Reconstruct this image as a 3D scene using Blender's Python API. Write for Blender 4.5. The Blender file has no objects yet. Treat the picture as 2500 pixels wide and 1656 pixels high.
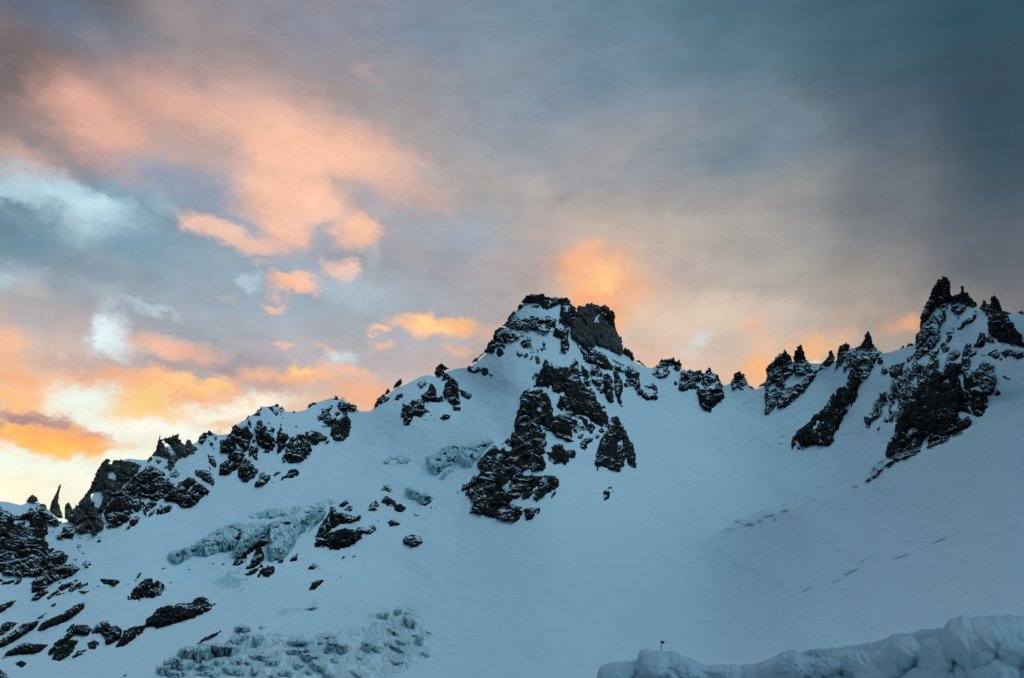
import bpy, math
import numpy as np

# ------------------------------------------------------------------ camera, sky, sun, exposure
SC = bpy.context.scene
FPX = 2083.0                      # focal length in pixels of the 2500 px wide photograph (30 mm on 36 mm)
PITCH = math.radians(19.4)
cam_d = bpy.data.cameras.new("camera")
cam_d.lens = 30.0; cam_d.sensor_width = 36.0
cam_d.clip_start = 0.1; cam_d.clip_end = 30000.0
cam = bpy.data.objects.new("camera", cam_d)
SC.collection.objects.link(cam)
cam.location = (0, 0, 0)
cam.rotation_euler = (math.radians(90) + PITCH, 0, 0)
SC.camera = cam
SC.view_settings.view_transform = 'Standard'
SC.view_settings.look = 'None'
SC.view_settings.exposure = 0.0
SC.view_settings.gamma = 1.0

def p2a(px, py):
    """photo pixel -> azimuth (rad, 0 = +Y, + to the right) and elevation tangent"""
    x = (np.asarray(px, float) - 1250.0) / FPX
    y = (828.0 - np.asarray(py, float)) / FPX
    cp, sp = math.cos(PITCH), math.sin(PITCH)
    dy = cp - sp * y; dz = sp + cp * y
    hyp = np.hypot(x, dy)
    return np.arctan2(x, dy), dz / hyp

def lin(c):
    return tuple((v / 255 / 12.92) if v / 255 <= 0.04045 else ((v / 255 + 0.055) / 1.055) ** 2.4 for v in c)

SUN_EL, SUN_AZ = math.radians(4.0), math.radians(-48.0)   # behind the ridge to the left
SKY_GAIN = 10.0                  # the world Background has strength 0.1

def build_world():
    w = bpy.data.worlds.new("World"); SC.world = w; w.use_nodes = True
    w.cycles.sampling_method = 'NONE'
    nt = w.node_tree; N = nt.nodes; L = nt.links; N.clear()
    def nd(t, **k):
        n = N.new(t)
        for a, b in k.items(): setattr(n, a, b)
        return n
    def mth(op, a, b=None, c=None):
        n = nd('ShaderNodeMath', operation=op)
        for i, v in enumerate((a, b, c)):
            if v is None: continue
            if isinstance(v, (int, float)): n.inputs[i].default_value = v
            else: L.new(v, n.inputs[i])
        return n.outputs[0]
    tc = nd('ShaderNodeTexCoord')
    sep = nd('ShaderNodeSeparateXYZ'); L.new(tc.outputs['Generated'], sep.inputs[0])
    X, Y, Z = sep.outputs
    az = mth('ARCTAN2', X, Y)
    hyp = mth('MAXIMUM', mth('SQRT', mth('ADD', mth('MULTIPLY', X, X), mth('MULTIPLY', Y, Y))), 0.02)
    te = mth('MINIMUM', mth('DIVIDE', Z, hyp), 6.0)
    comb = nd('ShaderNodeCombineXYZ')
    L.new(az, comb.inputs[0]); L.new(te, comb.inputs[1])
    # turbulence that tears the cloud edges
    def noise(scale, detail, rough, z, stretch=(1, 1.5, 1)):
        mp = nd('ShaderNodeMapping'); mp.inputs['Scale'].default_value = stretch
        mp.inputs['Location'].default_value = (0, 0, z)
        L.new(comb.outputs[0], mp.inputs[0])
        n = nd('ShaderNodeTexNoise'); n.inputs['Scale'].default_value = scale
        n.inputs['Detail'].default_value = detail; n.inputs['Roughness'].default_value = rough
        L.new(mp.outputs[0], n.inputs['Vector']); return n
    def warp(src, n, amp):
        s = nd('ShaderNodeVectorMath', operation='SUBTRACT'); L.new(n.outputs['Color'], s.inputs[0]); s.inputs[1].default_value = (.5, .5, .5)
        m = nd('ShaderNodeVectorMath', operation='MULTIPLY'); L.new(s.outputs[0], m.inputs[0]); m.inputs[1].default_value = (amp, amp, 0)
        a = nd('ShaderNodeVectorMath', operation='ADD'); L.new(src, a.inputs[0]); L.new(m.outputs[0], a.inputs[1])
        return a.outputs[0]
    P = comb.outputs[0]
    Pw = warp(warp(P, noise(9, 2, .5, 1.7), 0.05), noise(30, 8, .68, 5.1, (1, 1.25, 1)), 0.050)
    Pw = warp(Pw, noise(95, 5, .65, 7.7, (1, 1.1, 1)), 0.014)
    Ps = warp(P, noise(5, 3, .5, 9.0), 0.10)
    # ---- base colours on a coarse table of elevation rows
    rows = [  # (photo y, nine colours across the frame)
        (0,    [(88,88,98),(112,122,142),(148,142,150),(134,140,156),(116,140,156),(98,128,146),(76,110,128),(56,90,105),(42,76,92)]),
        (200,  [(96,92,96),(140,134,138),(164,148,148),(150,148,154),(134,148,162),(114,138,156),(90,120,136),(68,98,112),(50,82,96)]),
        (400,  [(168,142,138),(196,162,152),(200,168,158),(172,162,162),(150,158,170),(156,158,164),(126,140,152),(86,104,118),(60,80,94)]),
        (600,  [(98,126,142),(120,148,165),(158,168,180),(165,162,170),(160,165,172),(188,182,176),(162,160,158),(114,120,126),(78,92,104)]),
        (760,  [(164,180,190),(154,172,184),(154,172,186),(162,174,184),(172,168,170),(208,192,180),(190,180,170),(152,146,142),(104,108,116)]),
        (900,  [(222,182,164),(188,178,178),(176,176,182),(185,178,180),(200,172,164),(222,190,170),(215,190,172),(165,150,142),(120,118,122)]),
        (1010, [(240,190,150),(235,225,205),(235,200,170),(235,190,160),(215,180,160),(225,180,150),(225,180,150),(190,160,140),(130,125,125)]),
        (1130, [(250,242,210),(252,250,230),(250,240,215),(240,200,170),(225,185,165),(220,180,155),(210,175,150),(190,160,140),(130,125,125)]),
    ]
    up = {  # rows overhead, listed from the left (azimuth) to the right
        -900: [(180,214,228)]*3+[(160,196,212),(136,172,190),(104,142,162)]+[(74,108,128),(50,82,100),(38,66,82)],
    }
    SIDEL = (105,126,146); SIDER = (40,68,86)
    BACKS = {0: ((32,56,74), (66,96,118), (112,150,174)), 1: ((30,56,74), (104,162,196), (292,352,378))}   # (left, behind, right), low and high
    def row_ramp(cols, hi):
        bl, back, br = BACKS[hi]
        r = nd('ShaderNodeValToRGB'); cr = r.color_ramp; cr.interpolation = 'EASE'
        pts = [(-180, back), (-115, bl), (-62, SIDEL if not hi else (112,136,156))]
        azs = [math.degrees(float(p2a(px, 700)[0])) for px in np.linspace(0, 2500, 9)]
        pts += list(zip(azs, cols)); pts += [(56, SIDER), (115, br), (180, back)]
        e = cr.elements
        while len(e) < len(pts): e.new(0.5)
        pts = [((a + 180) / 360, c) for a, c in pts]
        for i, (p, c) in enumerate(pts):
            e[i].position = p
        for i, (p, c) in enumerate(pts):
            e[i].color = (*lin(c), 1)
        return r
    sps = nd('ShaderNodeSeparateXYZ'); L.new(Ps, sps.inputs[0])
    fac = mth('ADD', mth('MULTIPLY', sps.outputs[0], 1 / (2 * math.pi)), 0.5)
    allrows = [(-900, up[-900])] + rows
    col = None; prev_t = None
    for y, cols in allrows:
        r = row_ramp(cols, 1 if y <= 200 else 0); L.new(fac, r.inputs[0])
        t = float(p2a(1250, y)[1]) if y >= 0 else 1.6
        if col is None: col = r.outputs[0]; prev_t = t; continue
        mr = nd('ShaderNodeMapRange'); mr.interpolation_type = 'SMOOTHSTEP'
        mr.inputs[1].default_value = prev_t; mr.inputs[2].default_value = t
        L.new(sps.outputs[1], mr.inputs[0])
        mx = nd('ShaderNodeMixRGB'); L.new(mr.outputs[0], mx.inputs[0]); L.new(col, mx.inputs[1]); L.new(r.outputs[0], mx.inputs[2])
        col = mx.outputs[0]; prev_t = t
    # ---- individual clouds and gaps
    for fr, cx, cy, rx, ry, rot, c, al, soft in CLOUDS:
        ox, oy, s = FR[fr]
        px, py = ox + cx / s, oy + cy / s
        a0, t0 = p2a(px, py); a1, _ = p2a(px + 20, py); _, t1 = p2a(px, py - 20)
        mp = nd('ShaderNodeMapping'); mp.vector_type = 'TEXTURE'
        mp.inputs['Location'].default_value = (float(a0), float(t0), 0)
        mp.inputs['Rotation'].default_value = (0, 0, math.radians(-rot))
        mp.inputs['Scale'].default_value = (rx / s * float(a1 - a0) / 20, ry / s * float(t1 - t0) / 20, 1)
        # tie each cloud to the one before it, so the shader is evaluated cloud by cloud
        ch = nd('ShaderNodeVectorMath', operation='MULTIPLY_ADD'); L.new(col, ch.inputs[0]); ch.inputs[1].default_value = (1e-7, 1e-7, 1e-7)
        L.new(Pw, ch.inputs[2]); L.new(ch.outputs[0], mp.inputs[0])
        ln = nd('ShaderNodeVectorMath', operation='LENGTH'); L.new(mp.outputs[0], ln.inputs[0])
        mr = nd('ShaderNodeMapRange'); mr.interpolation_type = 'SMOOTHSTEP'
        soft = min(1.0, soft * 1.15 + .10)
        mr.inputs[1].default_value = 1 + soft * .9; mr.inputs[2].default_value = max(0.0, 1 - soft * 1.1)
        mr.inputs[3].default_value = 0; mr.inputs[4].default_value = al
        L.new(ln.outputs['Value'], mr.inputs[0])
        mx = nd('ShaderNodeMixRGB'); L.new(mr.outputs[0], mx.inputs[0]); L.new(col, mx.inputs[1])
        mx.inputs[2].default_value = (*lin(c), 1); col = mx.outputs[0]
    # ---- fine cloud texture
    n3 = noise(14, 10, .64, 21.0, (1, 1.5, 1))
    mr = nd('ShaderNodeMapRange'); L.new(n3.outputs['Fac'], mr.inputs[0])
    mr.inputs[1].default_value = .25; mr.inputs[2].default_value = .75
    mr.inputs[3].default_value = .88; mr.inputs[4].default_value = 1.15
    vm = nd('ShaderNodeVectorMath', operation='SCALE'); L.new(col, vm.inputs[0]); L.new(mr.outputs[0], vm.inputs['Scale'])
    vm2 = nd('ShaderNodeVectorMath', operation='SCALE'); L.new(vm.outputs[0], vm2.inputs[0]); vm2.inputs['Scale'].default_value = SKY_GAIN
    # ---- clear twilight air between the clouds
    sky = nd('ShaderNodeTexSky'); sky.sky_type = 'NISHITA'; sky.sun_disc = False
    sky.sun_elevation = SUN_EL; sky.sun_rotation = SUN_AZ
    mx = nd('ShaderNodeMixRGB'); mx.inputs[0].default_value = 0.02
    L.new(vm2.outputs[0], mx.inputs[1]); L.new(sky.outputs[0], mx.inputs[2])
    bg = nd('ShaderNodeBackground'); bg.inputs[1].default_value = 0.1
    L.new(mx.outputs[0], bg.inputs[0])
    out = nd('ShaderNodeOutputWorld'); L.new(bg.outputs[0], out.inputs[0])

# crops of the photograph the outlines were measured in: (x0, y0, magnification)
FR = {'O': (0, 0, .9468), 'A': (0, 1100, 2.8208), 'B': (350, 900, 2.8208), 'C': (900, 700, 2.5214), 'D': (1500, 650, 2.9367),
      'E': (2000, 620, 2.53), 'F': (350, 1300, 3.156), 'G': (1400, 1150, 2.1518),
      'P1': (1150, 700, 5.9175), 'P2': (1250, 860, 5.9175), 'P3': (1100, 1030, 5.9175), 'P4': (2100, 660, 5.9175), 'P5': (2100, 900, 5.9175),
      'L1': (0, 1180, 5.6), 'L2': (150, 1050, 5.9175), 'L3': (500, 960, 5.9175), 'L4': (400, 1200, 5.2267),
      'S1': (0, 0, 1.8936), 'S2': (0, 500, 2.367), 'S3': (1100, 300, 1.6907)}

PEACH = (250,190,162); GREYB = (142,156,174); TEAL = (108,140,158); CYAN = (186,216,228); ORA = (255,182,128); CREAM = (248,248,232)
CLOUDS = [
    # upper left
    ('S1', 330, 90, 330, 120, 5, (104,122,146), .75, .8), ('S1', 60, 330, 200, 220, 0, (92,90,94), .7, .9),
    ('S1', 870, 60, 190, 120, 60, (158,148,150), .6, .8), ('S1', 880, 260, 260, 70, 70, (165,148,150), .6, .8),
    ('S1', 1400, 120, 300, 160, 20, (128,142,162), .6, .9), ('S1', 1980, 120, 240, 130, 0, (116,142,164), .6, .9),
    ('S1', 430, 520, 240, 110, 35, (226,172,150), .85, .7), ('S1', 520, 660, 280, 110, 25, (230,178,160), .8, .7),
    ('S1', 120, 760, 260, 90, 10, (210,172,160), .8, .7),
    ('S1', 820, 480, 260, 130, 15, (222,174,156), .85, .7), ('S1', 1200, 480, 260, 100, 15, (206,174,164), .6, .9),
    ('S1', 1330, 690, 330, 190, 20, (253,196,168), .95, .6), ('S1', 1650, 760, 240, 140, 22, (252,196,166), .95, .6),
    ('S1', 1000, 680, 140, 90, 30, (178,166,168), .6, .7), ('S1', 760, 690, 90, 110, 50, (186,168,166), .6, .8),
    ('S1', 1900, 860, 260, 90, 25, (215,182,168), .7, .8),
    ('S1', 860, 880, 300, 75, 12, (146,158,178), .95, .5), ('S1', 1100, 960, 130, 60, 0, (160,164,178), .6, .7),
    ('S1', 1640, 880, 120, 50, -10, (190,175,175), .6, .7),
    ('S1', 1300, 900, 220, 110, 0, (250,196,170), .9, .45), ('S1', 1330, 1060, 130, 110, 10, (250,196,170), .92, .4),
    ('S1', 1490, 970, 110, 80, 10, (250,198,172), .92, .4), ('S1', 1000, 1050, 190, 60, 10, (245,200,180), .92, .4),
    ('S1', 1180, 1120, 100, 40, 10, (240,196,176), .85, .4), ('S1', 860, 1030, 40, 30, 20, (240,196,176), .7, .5),
    ('S1', 1640, 1100, 110, 85, -10, (250,198,168), .95, .4), ('S1', 1690, 940, 80, 60, 40, (166,166,178), .75, .5),
    ('S1', 1560, 890, 40, 90, -10, (190,170,170), .6, .6),
    ('S1', 330, 940, 330, 95, 12, (188,222,234), 1, .5), ('S1', 400, 1050, 120, 110, 30, (204,232,240), 1, .45), ('S1', 60, 890, 110, 50, 20, (178,208,222), .8, .6),
    ('S1', 740, 950, 70, 50, 0, (168,196,212), .6, .7), ('S1', 600, 890, 160, 40, 10, (150,178,196), .6, .7),
    ('S1', 90, 1120, 250, 130, 25, (98,136,156), .9, .6), ('S1', 580, 1140, 330, 110, 0, (122,156,174), .9, .6), ('S1', 250, 1240, 300, 60, 5, (118,146,162), .8, .7),
    ('S1', 1000, 1250, 260, 90, 0, (146,168,184), .7, .7), ('S1', 1500, 1180, 170, 60, 0, (158,164,176), .7, .7),
    ('S1', 1760, 1010, 90, 40, 20, (190,178,176), .6, .6), ('S1', 1900, 1060, 120, 60, 10, (164,170,180), .6, .7), ('S1', 2050, 1180, 160, 60, 0, (170,168,174), .6, .8),
    ('S1', 1720, 1180, 60, 40, -20, (176,190,202), .6, .6), ('S1', 1200, 1210, 60, 22, 15, (206,186,178), .6, .6), ('S1', 950, 1340, 160, 50, 0, (158,170,180), .6, .7),
    ('S1', 320, 1340, 200, 50, 8, (146,156,166), .6, .7), ('S1', 1060, 1400, 40, 16, 0, (214,188,176), .6, .5), ('S1', 1690, 330, 60, 30, 20, (182,160,160), .6, .7), ('S1', 480, 180, 120, 50, 20, (150,140,144), .5, .8),
    ('O', 80, 690, 150, 55, 0, (150,162,172), .75, .8), ('O', 300, 650, 220, 50, 0, (138,156,168), .6, .8), ('O', 420, 760, 160, 40, 5, (152,162,172), .7, .7),
    ('O', 480, 690, 120, 35, 0, (156,170,182), .6, .7), ('O', 60, 650, 60, 30, 0, (168,188,200), .6, .7),
    # middle left
    ('S1', 1370, 1320, 125, 48, -2, (253,196,166), 1, .35), ('S1', 1270, 1400, 60, 20, -8, (250,192,160), .9, .4),
    ('S1', 1590, 1270, 75, 38, 10, (248,198,174), .95, .4), ('S1', 1160, 1300, 50, 35, 0, (186,208,220), .8, .5),
    ('S1', 1650, 1340, 180, 70, 0, (180,196,208), .6, .7),
    ('S1', 1980, 1490, 170, 52, 2, (255,200,152), 1, .4), ('S1', 2010, 1490, 70, 28, 2, (255,222,150), .9, .6), ('S1', 1745, 1530, 50, 20, 0, (250,192,156), .9, .4),
    ('S1', 10, 1310, 60, 50, 0, (176,200,210), .8, .6), ('S1', 150, 1360, 80, 35, 5, (190,182,182), .7, .6),
    ('S1', 700, 1430, 130, 22, 3, (184,206,214), .8, .6), ('S1', 470, 1400, 110, 60, 30, (172,190,198), .6, .7),
    ('S2', 640, 770, 150, 85, 35, (210,230,236), 1, .55), ('S2', 600, 740, 70, 45, 0, (228,244,246), .9, .6),
    ('S2', 130, 640, 220, 60, 15, (164,168,174), .6, .7), ('S2', 200, 760, 200, 70, 25, (180,180,182), .5, .7),
    ('S2', 90, 860, 200, 40, 30, (238,182,158), .65, .6), ('S2', 60, 935, 130, 35, 10, (214,160,146), .7, .7),
    ('S2', 180, 1010, 330, 80, 25, (252,188,140), .9, .6), ('S2', 90, 1120, 260, 70, 10, (252,190,130), .9, .6),
    ('S2', 520, 930, 300, 60, 5, (196,170,164), .85, .6), ('S2', 600, 990, 300, 45, -2, (246,182,142), .9, .6),
    ('S2', 1040, 850, 290, 75, 5, (240,184,158), .9, .5), ('S2', 1010, 770, 160, 25, 3, (214,184,176), .6, .7),
    ('S2', 1330, 930, 210, 60, -5, (166,158,168), .9, .5), ('S2', 980, 960, 170, 50, 0, (178,160,160), .85, .5), ('S2', 1290, 980, 110, 40, 5, (168,150,152), .8, .6),
    ('S2', 1620, 830, 260, 60, 0, (186,178,180), .7, .7), ('S2', 1600, 812, 70, 16, 0, (242,192,166), .8, .5), ('S2', 1900, 840, 90, 25, 10, (240,190,165), .7, .6),
    ('S2', 1990, 890, 80, 38, 0, (206,222,226), .9, .6), ('S2', 1690, 600, 120, 60, 0, (164,180,196), .6, .8),
    ('S2', 2210, 840, 60, 25, -10, (244,190,162), .85, .5), ('S2', 2180, 715, 55, 22, 5, (248,192,160), .9, .4),
    ('S2', 1000, 1060, 330, 65, -6, (252,182,138), 1, .45), ('S2', 1120, 1040, 180, 35, -4, (254,206,144), .9, .6), ('S2', 860, 1110, 190, 55, -10, (253,192,134), .9, .6),
    ('S2', 1700, 1010, 330, 60, -4, (250,188,142), .95, .5), ('S2', 1720, 990, 60, 24, 0, (255,214,140), .9, .6), ('S2', 2040, 970, 170, 40, 3, (246,192,166), .8, .6),
    ('S2', 1520, 1055, 160, 35, 0, (190,164,160), .75, .6), ('S2', 1660, 1110, 200, 40, 0, (214,184,172), .6, .7), ('S2', 2120, 1110, 200, 60, 0, (250,182,140), .85, .6),
    # the pale opening over the left ridge
    ('S2', 480, 1130, 190, 110, 25, (240,248,236), 1, .5), ('S2', 640, 1260, 180, 110, 30, (242,248,236), 1, .5),
    ('S2', 950, 1330, 420, 80, -8, (248,248,236), 1, .5), ('S2', 1330, 1170, 330, 60, -5, (248,240,220), .95, .5),
    ('S2', 830, 1180, 200, 75, -10, (255,210,140), .95, .5), ('S2', 1280, 1245, 110, 18, 8, (240,200,172), .9, .5),
    ('S2', 1200, 1180, 160, 35, -5, (252,246,224), .8, .6),
    ('S2', 300, 1500, 600, 70, 0, (240,248,230), 1, .5), ('S2', 750, 1420, 140, 50, 0, (244,246,228), .9, .6),
    ('S2', 250, 1340, 420, 110, 8, (251,176,120), 1, .35), ('S2', 420, 1390, 290, 55, 8, (255,180,104), 1, .4), ('S2', 350, 1430, 170, 40, 6, (255,204,104), 1, .6), ('S2', 130, 1310, 110, 50, 0, (255,196,112), .9, .7),
    ('S2', 190, 1210, 210, 38, 2, (176,140,138), .95, .5), ('S2', 330, 1250, 110, 34, 15, (190,146,136), .9, .5), ('S2', 560, 1350, 130, 28, 12, (224,160,130), .85, .6), ('S2', 20, 1270, 60, 40, 0, (150,140,146), .8, .6),
    ('S2', 770, 1435, 70, 14, 4, (248,222,180), .8, .6),
    # centre and right
    ('S3', 420, 60, 260, 60, 0, (140,152,164), .6, .8), ('S3', 600, 120, 330, 90, 0, (160,158,160), .6, .9), ('S3', 1150, 120, 330, 110, 0, (112,134,148), .7, .9),
    ('S3', 190, 250, 220, 90, 15, (182,172,166), .75, .7), ('S3', 470, 290, 60, 26, -15, (146,146,148), .8, .6), ('S3', 270, 310, 35, 40, 0, (158,156,158), .7, .6),
    ('S3', 380, 240, 90, 40, 20, (184,174,168), .6, .6), ('S3', 560, 400, 260, 90, 10, (194,176,164), .7, .8),
    ('S3', 60, 480, 90, 90, 0, (150,168,182), .7, .8), ('S3', 200, 620, 220, 70, 5, (158,156,164), .8, .7), ('S3', 330, 460, 160, 50, 10, (180,168,166), .6, .8),
    ('S3', 1000, 330, 400, 90, -6, (160,156,154), .6, .9), ('S3', 950, 470, 330, 60, 0, (182,172,162), .6, .8),
    ('S3', 960, 620, 110, 50, 10, (162,158,162), .7, .7), ('S3', 1220, 500, 40, 20, 0, (150,150,152), .5, .8), ('S3', 1300, 680, 130, 40, 0, (164,158,158), .5, .8),
    ('S3', 640, 640, 380, 190, 10, (212,182,162), .6, .9),
    ('S3', 630, 660, 200, 125, 20, (246,182,136), .95, .6), ('S3', 570, 590, 110, 75, 20, (252,184,142), .95, .5), ('S3', 640, 640, 55, 65, 20, (254,204,146), .95, .7),
    ('S3', 600, 720, 110, 45, 0, (250,174,126), .9, .6), ('S3', 740, 760, 110, 70, 20, (236,178,142), .7, .7), ('S3', 700, 810, 40, 45, 0, (250,172,110), .9, .6), ('S3', 780, 860, 70, 40, 0, (198,184,178), .8, .7),
    ('S3', 20, 810, 90, 32, 0, (255,192,134), 1, .5), ('S3', 150, 840, 110, 40, 0, (226,184,164), .7, .7), ('S3', 30, 880, 70, 30, 0, (190,184,188), .6, .7), ('S3', 20, 930, 60, 25, 0, (240,190,160), .7, .6),
    ('S3', 980, 820, 340, 80, 0, (226,204,184), .8, .8), ('S3', 1250, 830, 80, 36, -15, (236,186,152), .55, .7), ('S3', 1010, 900, 60, 28, 0, (214,222,222), .9, .6), ('S3', 960, 960, 60, 36, 0, (212,206,198), .8, .7),
    ('S3', 880, 990, 90, 24, 0, (240,186,146), .85, .6), ('S3', 1110, 930, 90, 50, 0, (204,188,178), .6, .8), ('S3', 1270, 1020, 110, 60, -25, (252,186,130), .95, .6), ('S3', 1290, 900, 60, 30, -20, (240,190,150), .6, .7),
    ('S3', 1500, 930, 130, 50, -8, (246,186,134), .9, .6), ('S3', 1490, 985, 50, 24, 0, (252,236,200), .95, .6), ('S3', 1650, 800, 150, 50, -8, (190,170,152), .6, .8),
    ('S3', 1600, 700, 180, 50, 0, (168,160,154), .6, .8), ('S3', 1870, 850, 80, 36, 5, (222,170,140), .75, .8), ('S3', 1900, 850, 30, 20, 0, (240,178,132), .6, .8),
    ('S3', 1800, 950, 120, 45, 0, (176,164,152), .6, .8), ('S3', 2200, 500, 260, 160, 0, (84,98,110), .6, .9), ('S3', 2250, 120, 220, 200, 0, (50,78,92), .6, .9),
]
build_world()

sun_d = bpy.data.lights.new("sun", 'SUN'); sun_d.energy = 0.15; sun_d.angle = math.radians(12); sun_d.color = (1.0, .86, .72)
sun = bpy.data.objects.new("sun", sun_d); SC.collection.objects.link(sun)
_d = (math.sin(SUN_AZ) * math.cos(SUN_EL), math.cos(SUN_AZ) * math.cos(SUN_EL), math.sin(SUN_EL))
from mathutils import Vector
sun.rotation_euler = Vector(_d).to_track_quat('Z', 'Y').to_euler()

# ------------------------------------------------------------------ numeric helpers
def _h(ix, iy, s):
    ix = np.atleast_1d(ix); iy = np.atleast_1d(iy)
    ix = np.asarray(ix).astype(np.int64).astype(np.uint64); iy = np.asarray(iy).astype(np.int64).astype(np.uint64)
    n = ix * np.uint64(374761393) + iy * np.uint64(668265263) + np.uint64((s * 974711 + 1013904223) & 0xffffffff)
    n = (n ^ (n >> np.uint64(13))) * np.uint64(1274126177)
    n = n & np.uint64(0xffffffff); n = (n ^ (n >> np.uint64(16))) * np.uint64(2246822519)
    n = n & np.uint64(0xffffffff); n = n ^ (n >> np.uint64(13))
    return (n & np.uint64(0xffffff)).astype(float) / 16777216.0

def vnoise(x, y, s=0):
    ix, iy = np.floor(x), np.floor(y); fx, fy = x - ix, y - iy
    fx = fx * fx * fx * (fx * (fx * 6 - 15) + 10); fy = fy * fy * fy * (fy * (fy * 6 - 15) + 10)
    a, b = _h(ix, iy, s), _h(ix + 1, iy, s); c, d = _h(ix, iy + 1, s), _h(ix + 1, iy + 1, s)
    return ((a + (b - a) * fx) * (1 - fy) + (c + (d - c) * fx) * fy) * 2 - 1

def fbm(x, y, o=4, s=0, g=.5):
    t = 0; a = 1; n = 0
    for i in range(o):
        c, q = math.cos(.6 * i), math.sin(.6 * i)
        t = t + a * vnoise((x * c - y * q) * 2 ** i + 17.3 * i, (x * q + y * c) * 2 ** i - 9.1 * i, s + i); n += a; a *= g
    return t / n

def voro(x, y, s=0):
    """nearest jittered cell: three random numbers, offset from its centre, F1, F2"""
    ix, iy = np.floor(x), np.floor(y)
    f1 = np.full(x.shape, 9.0); f2 = np.full(x.shape, 9.0)
    r = [np.zeros(x.shape) for _ in range(5)]
    for i in (-1, 0, 1):
        for j in (-1, 0, 1):
            cx, cy = ix + i, iy + j
            px = cx + _h(cx, cy, s); py = cy + _h(cx, cy, s + 7)
            dx, dy = x - px, y - py; d = np.hypot(dx, dy)
            n = d < f1
            f2 = np.where(n, f1, np.minimum(f2, d)); f1 = np.where(n, d, f1)
            for k, v in enumerate((_h(cx, cy, s + 11), _h(cx, cy, s + 13), _h(cx, cy, s + 17), dx, dy)):
                r[k] = np.where(n, v, r[k])
    return r[0], r[1], r[2], r[3], r[4], f1, f2

def sstep(a, b, x):
    t = np.clip((x - a) / (b - a), 0, 1); return t * t * (3 - 2 * t)

def sdf(poly, x, y):
    """signed distance to a closed outline, positive inside"""
    P = np.asarray(poly, float); Q = np.roll(P, -1, 0)
    d = np.full(x.shape, 1e9); ins = np.zeros(x.shape, bool)
    for (ax, ay), (bx, by) in zip(P, Q):
        ex, ey = bx - ax, by - ay; L2 = ex * ex + ey * ey + 1e-9
        t = np.clip(((x - ax) * ex + (y - ay) * ey) / L2, 0, 1)
        d = np.minimum(d, np.hypot(x - ax - t * ex, y - ay - t * ey))
        if ay != by:
            c = ((ay > y) != (by > y)) & (x < (bx - ax) * (y - ay) / (by - ay) + ax)
            ins ^= c
    return np.where(ins, d, -d)

def pts(fr, s):
    ox, oy, k = FR[fr]
    return [(ox + float(a) / k, oy + float(b) / k) for a, b in (p.split(',') for p in s.split())]

# ------------------------------------------------------------------ the shape of the snow slopes
SKY_PTS = [(-60,1215),(0,1224),(20,1226),(35,1230),(53,1234),(67,1227),(80,1226),(96,1226),(108,1238),(120,1256),(140,1272),(154,1276),(166,1274),(178,1268),(195,1254),
 (214,1236),(232,1200),(248,1165),(262,1142),(280,1134),(294,1124),(315,1120),(334,1122),(351,1124),(360,1122),(372,1118),(385,1105),(400,1092),(430,1086),(442,1082),(451,1085),(458,1080),
 (468,1085),(480,1080),(490,1074),(504,1062),(514,1056),(520,1057),(531,1062),(546,1061),(559,1060),(568,1052),(573,1040),(583,1034),(598,1026),(606,1018),(620,1012),(632,1003),(642,993),(658,993),(672,989),(684,995),(698,1005),
 (710,1006),(722,1006),(747,1002),(756,993),(768,985),(780,981),(804,973),(820,972),(842,977),(855,990),(868,1001),(878,1004),(889,1005),(900,1005),(912,1000),(925,984),(940,970),(955,958),
 (970,946),(985,942),(1000,934),(1014,927),(1030,920),(1045,916),(1060,920),(1075,912),(1090,908),(1100,904),(1115,900),(1138,898),(1152,894),(1168,882),(1186,866),(1197,846),(1212,822),(1230,806),(1248,784),(1258,762),
 (1272,746),(1290,736),(1310,734),(1340,738),(1370,737),(1386,740),(1397,756),(1406,764),(1430,756),(1455,754),(1475,758),(1492,772),(1502,815),(1515,838),(1524,866),(1540,872),(1552,886),(1574,896),(1590,899),(1600,896),
 (1606,892),(1616,884),(1640,884),(1652,890),(1664,908),(1674,911),(1690,914),(1712,914),(1730,914),(1744,925),(1757,940),(1772,940),(1784,937),(1800,925),(1812,925),(1826,940),(1838,950),(1849,950),(1862,945),(1874,938),
 (1884,905),(1902,882),(1916,874),(1928,878),(1938,884),(1950,886),(1968,888),(1976,886),(1990,888),(2001,888),(2014,884),(2030,888),(2042,880),(2052,862),(2066,853),(2080,850),(2090,850),(2106,852),(2122,856),(2140,866),
 (2150,862),(2166,862),(2180,858),(2198,852),(2216,847),(2232,846),(2246,822),(2262,772),(2280,745),(2300,730),(2318,728),(2330,736),(2350,730),(2368,744),(2384,756),(2392,756),(2404,764),(2420,772),(2436,776),(2452,770),(2466,768),(2480,765),(2500,763),(2560,768)]
SMO_PTS = [(-100,1240),(0,1232),(150,1215),(250,1150),(350,1110),(500,1065),(650,1010),(850,985),(950,955),(1050,918),(1200,840),(1330,752),(1500,835),(1650,905),(1850,935),(2000,892),(2200,805),(2350,742),(2500,760),(2650,770)]
R = math.radians
def _tab(P, left, right):
    a, t = p2a([p[0] for p in P], [p[1] for p in P])
    A = [R(v[0]) for v in left] + list(a) + [R(v[0]) for v in right]
    T = [v[1] for v in left] + list(t) + [v[1] for v in right]
    A = np.array(A); o = np.argsort(A, kind='stable')
    return A[o], np.array(T)[o]
_L = [(-180, .55), (-120, .40), (-80, .16), (-50, .12), (-38, .13)]; _Rr = [(36, .44), (42, .66), (55, .95), (75, .95), (100, .62), (140, .55), (180, .55)]  # unseen crest right and behind, an added height that shades slopes and bank
SKA, SKT = _tab(SKY_PTS, _L, _Rr)
SMA, SMT = _tab(SMO_PTS, _L, _Rr)
def tsky(a): return np.interp(a, SKA, SKT)
_fa = np.arange(-math.pi, math.pi + 1e-9, 4 / FPX)
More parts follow.
